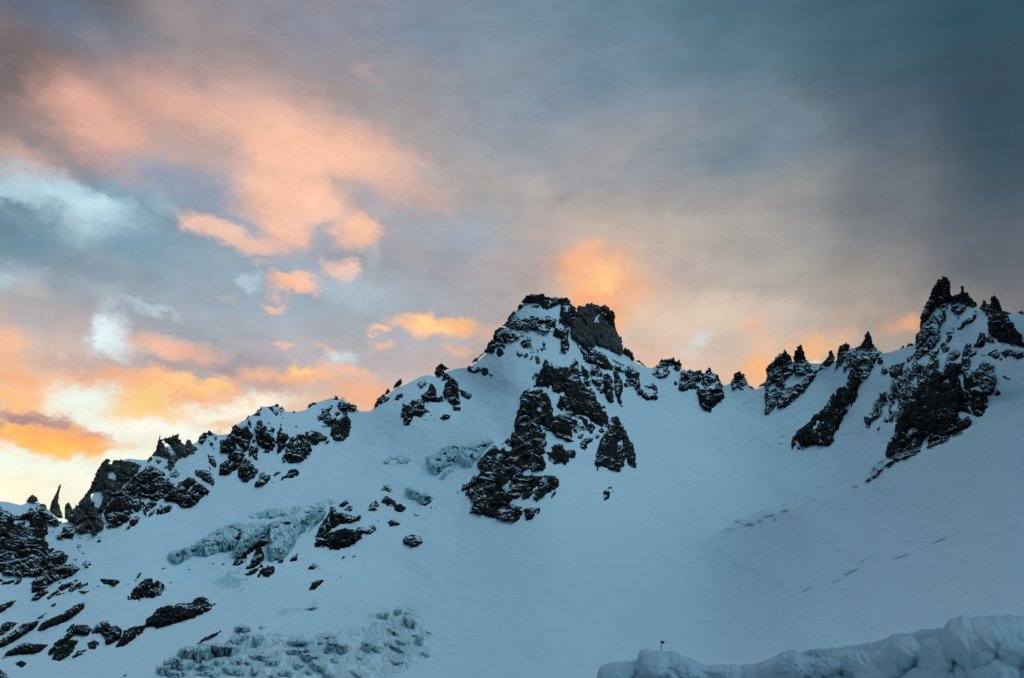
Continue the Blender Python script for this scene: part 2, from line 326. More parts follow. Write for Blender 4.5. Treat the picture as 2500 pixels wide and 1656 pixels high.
def smooth_tab(A, T, sig):
    y = np.interp(_fa, A, T); n = int(3 * sig / 4); k = np.exp(-.5 * (np.arange(-n, n + 1) * 4 / sig) ** 2); k /= k.sum()
    return np.convolve(np.pad(y, n, mode='edge'), k, mode='valid')
SMF = smooth_tab(SMA, SMT, 40)
_px = [-600, 0, 300, 700, 1000, 1330, 1650, 1900, 2150, 2350, 2500, 3100]
_pa = p2a(_px, [1200] * len(_px))[0]
_rr = [1600, 1850, 2000, 2200, 2350, 2400, 2600, 2550, 2350, 2150, 2000, 1600]
_r0 = [440, 470, 490, 510, 520, 510, 490, 450, 400, 360, 330, 280]
_t0 = [float(p2a(p, 1800)[1]) for p in (0, 1250, 2500)]
_wa = list(_pa) + [R(60), R(90), R(130), R(170)]; _wr = _rr + [1100, 1000, 1500, 2000]; _w0 = _r0 + [250, 250, 330, 420]  # added crest right of the view pulled close so it shades more
SKS = smooth_tab(SKA, SKT, 36)
RRF, R0F, TLF = smooth_tab(_wa, _wr, 150), smooth_tab(_wa, _w0, 150), smooth_tab([-.55, 0, .55], _t0, 170)
def rfar(a): return np.interp(a, _fa, RRF)
def rnear(a): return np.interp(a, _fa, R0F)
def tlow(a): return np.interp(a, _fa, TLF)
FOLD1 = _tab([(1700,1330),(1850,1262),(2110,1176),(2174,1120),(2250,1098),(2330,1066),(2380,1044),(2440,1016),(2500,1004)], [(-180, .0)], [(45, .33), (180, .33)])
FOLD2 = _tab([(1300,1680),(1400,1640),(1600,1560),(1800,1500),(1950,1440),(2100,1395),(2350,1310),(2500,1260)], [(-180, -.05)], [(45, .2), (180, .2)])
F1F, F2F = smooth_tab(*FOLD1, 16), smooth_tab(*FOLD2, 40)
# broad relief of the slopes: (photo x, y, rx, ry, depth change in m; positive = hollow)
RELIEF = [(p2a(x, y), rx, ry, d) for x, y, rx, ry, d in [
    (1680, 1040, 190, 110, 75), (1520, 1190, 140, 120, 40), (1000, 1010, 110, 60, -28), (1150, 960, 110, 90, 36), (760, 1110, 230, 50, 20), (900, 1230, 160, 60, -18),
    (640, 1200, 200, 40, 12), (470, 1440, 160, 50, 22), (380, 1180, 160, 60, -16), (1290, 1360, 150, 80, -16), (1050, 1400, 170, 70, 16), (150, 1460, 140, 60, -12), (620, 1470, 160, 30, -8),
    (1240, 900, 60, 90, -30), (1480, 960, 60, 90, -30), (2030, 980, 70, 120, 40), (2350, 850, 50, 60, 26), (2440, 985, 90, 26, 30), (2260, 1075, 90, 22, 25), (1700, 1460, 260, 90, 14), (2100, 1350, 260, 80, -10), (1650, 1600, 200, 60, -12), (1100, 1580, 160, 70, 10)]]
K = FPX
def F(a, t):
    """distance of the snow surface seen in direction (azimuth a, elevation tangent t)"""
    a = np.asarray(a, float); t = np.asarray(t, float)
    tr = np.interp(a, _fa, SMF); t0 = tlow(a)
    s = np.clip((t - t0) / (tr - t0), 0, 1.25)
    e = .8
    f = ((s + .05) ** e - .05 ** e) / (1.05 ** e - .05 ** e)
    r = rnear(a) + (rfar(a) - rnear(a)) * f
    U, V = a * K, t * K
    fade = sstep(0, .15, s)
    r = r + fade * (40 * fbm(U / 300, V / 190, 2, 3) + 13.0 * fbm(U / 95 + V / 160, V / 80, 2, 9) + 2.6 * fbm(U / 26, V / 17, 2, 15)) * r / K
    for (ra, rt), rx, ry, d in RELIEF:
        r = r + 1.5 * d * np.exp(-((a - ra) * K / rx) ** 2 - ((t - rt) * K / ry) ** 2)
    l1 = np.interp(a, _fa, F1F) * K; w1 = sstep(.19, .34, a)
    r = r * (1 - .17 * w1 * (1 - sstep(-5, 9, V - l1)))
    l2 = np.interp(a, _fa, F2F) * K; w2 = sstep(.0, .10, a)
    dv = (V - l2) / 60
    r = r + w2 * 9 * np.log1p(np.exp(-np.clip(dv * 3, -30, 30))) / 3
    return r

def P3d(a, t, r):
    return np.stack([r * np.sin(a), r * np.cos(a), r * t], -1)

# ------------------------------------------------------------------ materials
def mat(name):
    m = bpy.data.materials.new(name); m.use_nodes = True
    nt = m.node_tree; b = nt.nodes['Principled BSDF']; return m, nt, b
def tnoise(nt, scale, detail=5, rough=.55, stretch=None, rot=None):
    tc = nt.nodes.new('ShaderNodeNewGeometry'); v = tc.outputs['Position']
    if stretch:
        mp = nt.nodes.new('ShaderNodeMapping'); mp.inputs['Scale'].default_value = stretch
        if rot: mp.inputs['Rotation'].default_value = rot
        nt.links.new(v, mp.inputs[0]); v = mp.outputs[0]
    n = nt.nodes.new('ShaderNodeTexNoise'); n.inputs['Scale'].default_value = scale
    n.inputs['Detail'].default_value = detail; n.inputs['Roughness'].default_value = rough
    nt.links.new(v, n.inputs['Vector']); return n.outputs['Fac']
def ramp(nt, fac, stops):
    r = nt.nodes.new('ShaderNodeValToRGB'); e = r.color_ramp.elements
    while len(e) < len(stops): e.new(.5)
    for i, (p, c) in enumerate(stops): e[i].position = p; e[i].color = (*c, 1) if len(c) == 3 else c
    nt.links.new(fac, r.inputs[0]); return r.outputs[0]
def nmath(nt, op, a, b=None, clamp=False):
    n = nt.nodes.new('ShaderNodeMath'); n.operation = op; n.use_clamp = clamp
    for i, v in enumerate((a, b)):
        if v is None: continue
        if isinstance(v, (int, float)): n.inputs[i].default_value = v
        else: nt.links.new(v, n.inputs[i])
    return n.outputs[0]
def nmix(nt, f, a, b):
    n = nt.nodes.new('ShaderNodeMixRGB')
    for i, v in enumerate((f, a, b)):
        if isinstance(v, (int, float)): n.inputs[i].default_value = v
        elif isinstance(v, tuple): n.inputs[i].default_value = (*v, 1)
        else: nt.links.new(v, n.inputs[i])
    return n.outputs[0]
def nbump(nt, b, h, dist, strength=1.0):
    n = nt.nodes.new('ShaderNodeBump'); n.inputs['Distance'].default_value = dist; n.inputs['Strength'].default_value = strength
    nt.links.new(h, n.inputs['Height']); nt.links.new(n.outputs[0], b.inputs['Normal'])

SNOW = (.70, .80, .86)
def m_snow():
    m, nt, b = mat('snow')
    c = ramp(nt, tnoise(nt, .006, 4, .5), [(.35, (.68, .785, .85)), (.65, SNOW)])
    nt.links.new(c, b.inputs['Base Color']); b.inputs['Roughness'].default_value = .75
    b.inputs['Specular IOR Level'].default_value = .2
    h = nmath(nt, 'ADD', nmath(nt, 'MULTIPLY', tnoise(nt, .035, 6, .6, (1, 1, 1.6)), 1.0), nmath(nt, 'MULTIPLY', tnoise(nt, .30, 6, .65), .16))
    h = nmath(nt, 'ADD', h, nmath(nt, 'MULTIPLY', tnoise(nt, .05, 5, .6, (.35, 1, 1), (0, .4, .5)), .5))
    nbump(nt, b, h, 7.0, .75)
    return m
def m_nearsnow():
    m, nt, b = mat('shaded_bank_snow')
    c = ramp(nt, tnoise(nt, 2.2, 5, .55), [(.35, (.34, .46, .54)), (.65, (.42, .54, .62))])  # darker than the slope snow: the bank's shade is put into its colour
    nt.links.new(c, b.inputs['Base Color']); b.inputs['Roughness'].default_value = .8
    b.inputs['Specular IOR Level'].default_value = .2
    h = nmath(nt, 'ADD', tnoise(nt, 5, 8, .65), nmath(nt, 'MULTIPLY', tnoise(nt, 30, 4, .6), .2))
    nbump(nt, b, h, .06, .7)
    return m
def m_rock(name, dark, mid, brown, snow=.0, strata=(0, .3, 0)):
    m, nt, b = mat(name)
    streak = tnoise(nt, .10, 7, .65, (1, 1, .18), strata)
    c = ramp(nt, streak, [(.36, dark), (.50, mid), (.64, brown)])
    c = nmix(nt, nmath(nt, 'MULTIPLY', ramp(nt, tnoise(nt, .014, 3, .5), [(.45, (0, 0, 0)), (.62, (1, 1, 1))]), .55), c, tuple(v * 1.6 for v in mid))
    g = nt.nodes.new('ShaderNodeNewGeometry'); sp = nt.nodes.new('ShaderNodeSeparateXYZ'); nt.links.new(g.outputs['True Normal'], sp.inputs[0])
    f = nmath(nt, 'ADD', sp.outputs[2], nmath(nt, 'MULTIPLY', nmath(nt, 'SUBTRACT', tnoise(nt, .028, 4, .6), .5), 1.5))
    f = nmath(nt, 'ADD', f, nmath(nt, 'MULTIPLY', nmath(nt, 'SUBTRACT', tnoise(nt, .09, 3, .6), .5), .7))
    f = nmath(nt, 'MULTIPLY', nmath(nt, 'SUBTRACT', f, .865 - snow), 14.0, True)
    c = nmix(nt, f, c, (.74, .84, .90))
    nt.links.new(c, b.inputs['Base Color']); b.inputs['Roughness'].default_value = .9
    b.inputs['Specular IOR Level'].default_value = .15
    nbump(nt, b, nmath(nt, 'ADD', streak, nmath(nt, 'MULTIPLY', tnoise(nt, .5, 6, .65), .35)), 5.0, 1.0)
    return m
def m_ice(name, dirt=.5, tint=1.0):
    m, nt, b = mat(name)
    st = tnoise(nt, .060, 9, .78, (1, 1, .38))
    fine = tnoise(nt, .16, 6, .7)
    ice = ramp(nt, fine, [(.32, (.25 * tint, .45 * tint, .50 * tint)), (.5, (.42 * tint, .64 * tint, .68 * tint)), (.66, (.68, .81, .86))])
    dm = ramp(nt, st, [(dirt - .13, (1, 1, 1)), (dirt - .05, (0, 0, 0))])
    c = nmix(nt, nmath(nt, 'MULTIPLY', dm, .9), ice, (.045, .07, .085))
    g = nt.nodes.new('ShaderNodeNewGeometry'); sp = nt.nodes.new('ShaderNodeSeparateXYZ'); nt.links.new(g.outputs['True Normal'], sp.inputs[0])
    f = nmath(nt, 'MULTIPLY', nmath(nt, 'SUBTRACT', nmath(nt, 'ADD', sp.outputs[2], nmath(nt, 'MULTIPLY', nmath(nt, 'SUBTRACT', tnoise(nt, .09, 4, .6), .5), .9)), .80), 8.0, True)
    c = nmix(nt, f, c, (.70, .81, .87))
    nt.links.new(c, b.inputs['Base Color']); b.inputs['Roughness'].default_value = .55
    nbump(nt, b, nmath(nt, 'ADD', st, fine), 4.0, .9)
    return m
def m_flat(name, c, rough=.7):
    m, nt, b = mat(name)
    n = ramp(nt, tnoise(nt, 6, 4, .6), [(.3, tuple(v * .75 for v in c)), (.7, c)])
    nt.links.new(n, b.inputs['Base Color']); b.inputs['Roughness'].default_value = rough; return m
M = {
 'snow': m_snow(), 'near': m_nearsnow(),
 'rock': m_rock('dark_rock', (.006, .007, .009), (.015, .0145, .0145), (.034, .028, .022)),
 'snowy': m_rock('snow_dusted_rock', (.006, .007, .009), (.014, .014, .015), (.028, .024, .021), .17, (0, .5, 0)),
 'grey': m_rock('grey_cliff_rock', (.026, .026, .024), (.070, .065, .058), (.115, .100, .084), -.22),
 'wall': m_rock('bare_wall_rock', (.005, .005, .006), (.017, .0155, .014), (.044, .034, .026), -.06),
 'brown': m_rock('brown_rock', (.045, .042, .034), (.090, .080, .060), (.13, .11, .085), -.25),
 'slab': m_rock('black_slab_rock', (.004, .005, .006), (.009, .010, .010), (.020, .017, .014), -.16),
 'ice': m_ice('glacier_ice', .51, 1.2), 'dirty': m_ice('dirty_ice', .545, 1.05), 'pale': m_ice('snowy_ice', .40, 1.15),
 'slot': m_ice('crevasse_ice', .40, 1.1),
}

def mesh_obj(name, V, faces, m, parent=None, origin=None, smooth=False):
    me = bpy.data.meshes.new(name)
    o = bpy.data.objects.new(name, me); SC.collection.objects.link(o)
    V = np.asarray(V, float)
    if origin is None: origin = V.mean(0) if parent is None else np.array(parent.location)
    V = V - origin
    if parent is None: o.location = origin
    else: o.parent = parent
    if isinstance(faces, np.ndarray):
        me.vertices.add(len(V)); me.vertices.foreach_set('co', V.astype(np.float32).ravel())
        n = len(faces); k = faces.shape[1]
        me.loops.add(n * k); me.loops.foreach_set('vertex_index', faces.astype(np.int32).ravel())
        me.polygons.add(n); me.polygons.foreach_set('loop_start', np.arange(0, n * k, k, dtype=np.int32))
        me.polygons.foreach_set('loop_total', np.full(n, k, dtype=np.int32))
        me.update(calc_edges=True)
    else:
        me.from_pydata([tuple(v) for v in V], [], faces)
        me.update()
    me.validate()
    me.polygons.foreach_set('use_smooth', np.full(len(me.polygons), smooth))
    me.materials.append(m)
    return o

def tag(o, label=None, cat=None, group=None, kind=None):
    if label: o['label'] = label
    if cat: o['category'] = cat
    if group: o['group'] = group
    if kind: o['kind'] = kind

# ------------------------------------------------------------------ terrain
def build_terrain():
    inn = np.arange(-.62, .6201, 3.6 / K)
    lo = np.radians(np.arange(-180, -36, 2.0)); hi = np.radians(np.arange(36.5, 180, 2.0))
    A = np.concatenate([lo, inn, hi]); nc = len(A)
    nr = 330
    v = np.linspace(0, 1, nr) ** 1.0
    ts = tsky(A)
    ts = ts + np.where(np.abs(A) > .6, .015 * fbm(A * 8, A * 0, 4, 40), 0) + .5 / K * fbm(A * K / 9, A * 0 + 3, 3, 41)
    T = ts[None, :] + (tlow(A) - ts)[None, :] * v[:, None]
    AA = np.broadcast_to(A, T.shape)
    Rr = F(AA, T)
    rows = [P3d(AA, T, Rr)]
    # behind the crest the snow falls away
    top = rows[0][0]; rt = Rr[0]; back = []
    for d, drop in ((6, 1.0), (18, 5), (45, 22), (100, 60), (220, 140), (450, 270), (900, 480), (1800, 800)):
        r = rt + d; z = rt * ts - drop * (1 + .25 * fbm(A * 30, A * 0 + d, 3, 50))
        back.append(np.stack([r * np.sin(A), r * np.cos(A), np.maximum(z, -60)], -1))
    # the ground between the camera and the foot of the slopes
    r0, z0 = Rr[-1], Rr[-1] * T[-1]; front = []
    for q in (.93, .85, .74, .62, .5, .38, .28, .2, .14, .09, .06, .04, .025, .015, .008, .004):
        r = r0 * q; z = -1.7 + (z0 + 1.7) * q ** 1.2
        front.append(np.stack([r * np.sin(A), r * np.cos(A), z], -1))
    G = np.concatenate([np.array(back[::-1]), rows[0], np.array(front)])
    n = G.shape[0]
    V = np.concatenate([G.reshape(-1, 3), [[0, 0, -1.7]]])
    i, j = np.meshgrid(np.arange(n - 1), np.arange(nc), indexing='ij')
    j2 = (j + 1) % nc
    q = np.stack([i * nc + j, (i + 1) * nc + j, (i + 1) * nc + j2, i * nc + j2], -1).reshape(-1, 4)
    last = (n - 1) * nc + np.arange(nc); nx = (n - 1) * nc + (np.arange(nc) + 1) % nc
    c = np.full(nc, len(V) - 1)
    q = np.concatenate([q, np.stack([last, c, c, nx], -1)]) if False else q
    o = mesh_obj('snow_slope', V, q, M['snow'], origin=np.zeros(3), smooth=True)
    tag(o, kind='structure')
build_terrain()

# ------------------------------------------------------------------ rocks and ice on the slopes
RNG = [0]
def relief_mesh(polys, holes, kind='rock', step=1.6, P=46, ang=12, facet=1.0, gap=.35, rough=None, cap=22, crack=1.0, steep=.9, thick=1.0, face=True):
    RNG[0] += 1; sd = 100 + RNG[0] * 31 % 900
    ang = ang + (sd * 7 % 40) - 14
    pl = polys
    xs = [p[0] for q in pl for p in q]; ys = [p[1] for q in pl for p in q]
    size = math.hypot(max(xs) - min(xs), max(ys) - min(ys))
    if size < 22: step = min(step, 1.1)
    elif size < 70: step = min(step, 1.5)
    x0, x1, y0, y1 = min(xs) - 5, max(xs) + 5, min(ys) - 5, max(ys) + 5
    X, Y = np.meshgrid(np.arange(x0, x1, step), np.arange(y0, y1, step))
    s = np.full(X.shape, -1e9)
    for q in pl: s = np.maximum(s, sdf(q, X, Y))
    mx = s.max()
    for h in holes: s = np.minimum(s, -sdf(h, X, Y))
    en = min(3.2, .30 * mx) if rough is None else rough
    if kind == 'rock': s = s + min(1.5, .2 * mx)
    s2 = s + en * fbm(X / 10, Y / 10, 3, sd) + .75 * en * fbm(X / 2.6, Y / 7.0, 2, sd + 1)
    a, t = p2a(X, Y)
    tk = tsky(a)
    above = t > tk
    solid = bool((above & (s2 > 0)).any())
    tks = np.interp(a, _fa, SKS) + 6 / K; tc = np.minimum(t, tks)
    r = F(a, tc); m = r / K
    dF = np.clip((F(a, tc + 1 / K) - F(a, tc - 11 / K)) / 12, .2 * m, 5 * m)
    dF = np.where(t > tks, .35 * m, dF)
    P_ = max(7, min(P, size * .45)); ca, sa = math.cos(R(ang)), math.sin(R(ang))
    wx = X + 5 * fbm(X / 24, Y / 24, 3, sd + 5); wy = Y + 5 * fbm(X / 24, Y / 24, 3, sd + 6)
    d_in = np.clip(s2, 0, None)
    if kind == 'rock':
        h = np.zeros(X.shape)
        for Pk, wk in ((min(P_, 34), .32), (min(P_, 34) * .36, .34)):
            ph = (-Y * ca + X * sa) / Pk + 1.5 * fbm(X / (Pk * 1.3), Y / (Pk * 1.6), 3, sd + 9) + sd * .37
            fr = ph - np.floor(ph)
            h = h + np.where(fr < .86, fr / .86, (1 - fr) / .14) * Pk * wk * dF * steep
        taper = sstep(0, min(9, mx), d_in)
        h = h * taper * np.where(t > tks - 10 / K, .35, 1.0)
        h = h + m * min(mx * .6, cap * .45) * 1.1 * (1 - np.exp(-d_in / max(2.0, min(mx * .6, 7))))
        fa = np.zeros(X.shape)
        rot = R(ang - 10); cr, sr = math.cos(rot), math.sin(rot)
        ux, uy = wx * cr - wy * sr, wx * sr + wy * cr
        for i, (L_, am) in enumerate(((26, .7), (12, .8), (5.5, .9))):
            if L_ > size * .8: continue
            r1, r2, r3, dx, dy, f1, f2 = voro(ux / L_, uy / (L_ * 2.2), sd + 20 + i)
            fa = fa + am * L_ * ((r1 - .5) * .42 + (r2 - .5) * dx * 1.2 + (r3 - .5) * dy * 1.1 - .22 * crack * np.clip(.10 - (f2 - f1), 0, 1) / .10)
        fa = fa + 1.6 * fbm(X / 5, Y / 8, 3, sd + 40)
        h = h + fa * m * facet * sstep(0, 7, d_in)
        if gap > 0:
            gz = fbm((X * ca + Y * sa) / 15, (Y * ca - X * sa) / 8.5, 4, sd + 60)
            edge = 1 - .45 * sstep(0, 18, d_in)
            gm = np.clip(gz - (.50 - (gap + (.03 if gap > 0 else 0)) * .60 * edge), 0, 1) * np.where(t < tk - 7 / K, 1, 0)
            h = h - gm * 260 * m
    else:   # broken glacier ice
        ybot = np.where(s2 > 0, Y, -1e9).max(0)[None, :]
        kk = np.ones(9) / 9; yb_ = ybot[0].copy(); good = yb_ > -1e8
        if good.any():
            yb_ = np.interp(np.arange(len(yb_)), np.arange(len(yb_))[good], yb_[good]); yb_ = np.convolve(np.pad(yb_, 4, mode='edge'), kk, mode='valid')
        if face: h = np.minimum(np.clip(yb_[None, :] - Y, 0, None), cap) * dF * .95 * sstep(0, min(6, mx * .5), d_in)
        else: h = m * min(mx * .5, cap) * (1 - np.exp(-d_in / 6))
        fa = np.zeros(X.shape)
        for i, (L_, am, st) in enumerate(((18, .7, 2.2), (8, 1.1, 2.8), (4.0, 1.2, 2.4))):
            if L_ > size * .9: continue
            r1, r2, r3, dx, dy, f1, f2 = voro(wx / L_, wy / (L_ * st), sd + 20 + i)
            fa = fa + am * L_ * ((r1 - .42) * .75 + (r2 - .5) * dx + (r3 - .2) * dy * .9 - .35 * np.clip(.16 - (f2 - f1), 0, 1) / .16)
        fa = fa + 1.2 * fbm(X / 4, Y / 7, 3, sd + 40)
        h = h + fa * m * facet * 1.2 * sstep(0, 8, d_in)
        if gap > 0:
            gz = fbm(X / 16, Y / 9, 4, sd + 60)
            gm = np.clip(gz - (.45 - gap * .62 * (1 - .6 * sstep(0, 22, d_in))), 0, 1)
            h = h - gm * 120 * m
    h = np.where(s2 < 0, s2 * 2.0 * m, h)
    if solid:
        h = np.where(above, np.maximum(h, .6 * m), h)
        keep = s2 > 0
    else:
        keep = s2 > -1.8 - step * .6
    front = P3d(a, t, r - h)
    q = keep[:-1, :-1] & keep[1:, :-1] & keep[1:, 1:] & keep[:-1, 1:]
    ny, nx_ = X.shape
    idx = np.arange(ny * nx_).reshape(ny, nx_)
    qa, qb, qc, qd = idx[:-1, :-1][q], idx[1:, :-1][q], idx[1:, 1:][q], idx[:-1, 1:][q]
    if len(qa) == 0: return None
    faces = np.stack([qa, qb, qc, qd], -1)
    V = front.reshape(-1, 3)
    if solid:
        th = (4 + min(mx, 30) * .9 * (1 - np.exp(-d_in / max(3, mx * .5)))) * m * thick
        backv = P3d(a, t, r + th).reshape(-1, 3)
        n = len(V)
        bf = faces[:, ::-1] + n
        e = np.concatenate([np.stack([faces[:, k], faces[:, (k + 1) % 4]], -1) for k in range(4)])
        key = np.sort(e, 1); key = key[:, 0] * (2 * n) + key[:, 1]
        u, inv, cnt = np.unique(key, return_inverse=True, return_counts=True)
        be = e[cnt[inv] == 1]
        wf = np.stack([be[:, 1], be[:, 0], be[:, 0] + n, be[:, 1] + n], -1)
        faces = np.concatenate([faces, bf, wf]); V = np.concatenate([V, backv])
    used = np.unique(faces); rm = np.zeros(len(V), np.int64); rm[used] = np.arange(len(used))
    return V[used], rm[faces]

def thing(name, label, cat, parts, group=None):
    """parts: (part name, frame, 'outline[;outline]', 'hole;hole', material, options)"""
    root = None
    if len(parts) > 1 or ';' in parts[0][2]:
        fr, pl = parts[0][1], parts[0][2]
        P = pts(fr, pl.split(';')[0]); bx = sum(p[0] for p in P) / len(P); by = max(p[1] for p in P)
        a, t = p2a(bx, by); t = min(float(t), float(tsky(a)))
        root = bpy.data.objects.new(name, None); SC.collection.objects.link(root)
        root.location = Vector(P3d(float(a), t, float(F(a, t)))); root.empty_display_size = 20
        tag(root, label, cat, group)
    for pn, fr, pl, ho, mt, op in parts:
        op = dict(op); op.setdefault('face', mt != 'pale'); op.setdefault('kind', 'ice' if mt in ('ice', 'dirty', 'pale', 'slot') else 'rock')
        hs = [pts(fr, q) for q in ho.split(';')] if ho else []
        for q in pl.split(';'):
            res = relief_mesh([pts(fr, q)], hs, **op)
            if res is None: print('EMPTY', name, label); continue
            if root is None:
                o = mesh_obj(name, res[0], res[1], M[mt]); tag(o, label, cat, group)
            else:
                mesh_obj(pn if pn != 'p' else ('slit' if name == 'crevasse' else 'rock_block'), res[0], res[1], M[mt], parent=root)

# ------------------------------------------------------------------ the summit
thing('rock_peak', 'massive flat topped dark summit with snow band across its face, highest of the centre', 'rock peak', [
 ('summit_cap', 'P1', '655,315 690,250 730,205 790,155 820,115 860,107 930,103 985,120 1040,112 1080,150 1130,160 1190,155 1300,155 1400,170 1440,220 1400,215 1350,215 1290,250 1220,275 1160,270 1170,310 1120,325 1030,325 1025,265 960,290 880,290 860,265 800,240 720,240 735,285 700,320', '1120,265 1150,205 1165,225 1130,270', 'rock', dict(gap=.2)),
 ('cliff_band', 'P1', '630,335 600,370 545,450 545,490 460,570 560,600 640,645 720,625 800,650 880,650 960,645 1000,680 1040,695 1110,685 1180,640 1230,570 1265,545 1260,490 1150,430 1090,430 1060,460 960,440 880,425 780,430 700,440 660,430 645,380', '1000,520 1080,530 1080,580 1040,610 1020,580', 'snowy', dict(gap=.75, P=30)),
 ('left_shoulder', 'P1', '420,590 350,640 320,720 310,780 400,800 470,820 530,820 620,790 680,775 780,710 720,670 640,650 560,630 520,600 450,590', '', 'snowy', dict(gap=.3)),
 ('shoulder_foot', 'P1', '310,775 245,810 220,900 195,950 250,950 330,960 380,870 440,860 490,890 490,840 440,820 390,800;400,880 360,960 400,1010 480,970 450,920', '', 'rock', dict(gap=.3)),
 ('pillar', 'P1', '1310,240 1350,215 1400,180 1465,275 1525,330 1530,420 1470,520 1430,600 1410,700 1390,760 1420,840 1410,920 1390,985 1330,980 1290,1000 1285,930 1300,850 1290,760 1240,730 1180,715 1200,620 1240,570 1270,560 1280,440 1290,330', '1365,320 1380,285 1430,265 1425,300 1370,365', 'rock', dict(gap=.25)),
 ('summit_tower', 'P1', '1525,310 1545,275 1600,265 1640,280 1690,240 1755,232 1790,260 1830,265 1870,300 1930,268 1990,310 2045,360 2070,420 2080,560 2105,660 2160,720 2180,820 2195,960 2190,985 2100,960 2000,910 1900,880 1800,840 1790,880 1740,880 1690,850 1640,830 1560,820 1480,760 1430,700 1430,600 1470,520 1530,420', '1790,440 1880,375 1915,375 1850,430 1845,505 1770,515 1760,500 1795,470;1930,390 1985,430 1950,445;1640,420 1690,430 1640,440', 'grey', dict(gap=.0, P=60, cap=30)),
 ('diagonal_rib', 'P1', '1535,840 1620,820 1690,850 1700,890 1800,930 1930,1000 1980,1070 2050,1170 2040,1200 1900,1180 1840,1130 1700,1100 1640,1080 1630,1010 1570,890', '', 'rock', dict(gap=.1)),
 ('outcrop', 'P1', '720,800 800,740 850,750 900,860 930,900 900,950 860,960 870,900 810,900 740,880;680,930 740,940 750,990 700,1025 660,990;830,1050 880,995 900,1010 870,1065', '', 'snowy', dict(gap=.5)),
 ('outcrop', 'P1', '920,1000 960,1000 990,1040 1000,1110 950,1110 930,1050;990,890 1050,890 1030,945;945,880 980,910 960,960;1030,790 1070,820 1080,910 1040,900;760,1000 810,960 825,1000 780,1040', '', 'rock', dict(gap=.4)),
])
thing('rock_pinnacle', 'jagged little pinnacles stepping down just right of the summit tower', 'pinnacles', [
 ('p', 'P1', '2200,960 2215,900 2230,880 2255,915 2280,900 2305,940 2330,935 2350,1000 2365,1070 2330,1075 2300,1010 2240,1000', '', 'rock', dict(gap=0))])
thing('rock_ridge', 'thin dark crest of small teeth descending right from the pinnacles to the saddle', 'rock ridge', [
 ('p', 'P2', '1750,110 1800,120 1850,115 1860,140 1900,170 1935,212 1900,200 1850,165 1800,140', '', 'rock', dict(gap=0))])
thing('rock_ridge', 'thin dark line of rock in the snow under the summit tower, slanting down right', 'rock ridge', [
 ('p', 'P1', '2010,1030 2080,1070 2150,1105 2215,1135 2210,1142 2140,1115 2070,1080', '', 'rock', dict(gap=0, rough=.3, facet=.2))])
thing('rock_outcrop', 'ragged rock lip on the left skyline of the summit, at its lower left shoulder', 'rock outcrop', [
 ('p', 'P1', '0,1115 50,1040 90,1030 130,985 160,965 210,955 140,1010 100,1050 90,1080 40,1085', '', 'rock', dict(gap=0))])
thing('rock_outcrop', 'small cluster of rounded rocks below the summit lower left shoulder', 'rock outcrop', [
 ('p', 'P1', '-35,1150 0,1160 60,1170 110,1150 150,1210 60,1255 0,1230 -50,1215;135,1210 170,1180 230,1200 250,1260 190,1280 135,1250', '', 'rock', dict(gap=.3))])
thing('boulder', 'lone dark stone at the lower right end of the shoulder rock cluster', 'boulder', [
 ('p', 'P1', '262,1262 290,1260 318,1285 285,1312', '', 'rock', dict(gap=0))])

# ------------------------------------------------------------------ ribs right of the summit buttress
thing('rock_rib', 'long dark rib slanting down right of the spired buttress, leftmost of two twin ribs', 'rock rib', [
 ('p', 'P2', '1130,220 1160,170 1230,200 1280,280 1320,400 1320,520 1320,590 1280,600 1240,540 1170,420 1120,300', '', 'snowy', dict(gap=.2, ang=-20))])
thing('rock_rib', 'broad dark rib with ragged foot, right one of the twin ribs beside the spired buttress', 'rock rib', [
 ('p', 'P2', '1320,340 1400,320 1440,380 1460,520 1470,640 1460,710 1430,725 1380,680 1340,620 1330,500', '1370,370 1395,370 1400,410', 'rock', dict(gap=.2, ang=-20))])
thing('rock_rib', 'narrow tapering rib ending in a sharp point low in the snow', 'rock rib', [
 ('p', 'P2', '1490,330 1475,280 1495,240 1530,250 1540,340 1590,430 1605,520 1570,600 1575,700 1582,772 1540,730 1490,620 1478,460', '1510,480 1540,500 1520,520', 'rock', dict(gap=.1, ang=-15))])
thing('rock_outcrop', 'hooked chain of crags curling down to a rounded end left of the ring shaped rock', 'rock outcrop', [
 ('p', 'P2', '1480,180 1550,165 1570,220 1660,225 1700,195 1730,210 1750,240 1790,220 1850,290 1840,360 1850,470 1830,520 1900,580 1960,610 2020,590 2060,590 2070,560 2030,530 1970,520 1920,490 1990,460 2030,450 2090,510 2100,640 2090,680 2040,670 1990,690 1930,690 1880,640 1800,590 1750,510 1740,440 1720,540 1690,480 1660,400 1640,310 1560,290 1490,230', '', 'snowy', dict(gap=.15))])
thing('boulder', 'dark stone in the snow gully left of the hooked chain of crags', 'boulder', [
 ('p', 'P2', '1610,440 1660,450 1675,490 1645,512 1618,490', '', 'rock', dict(gap=0))])

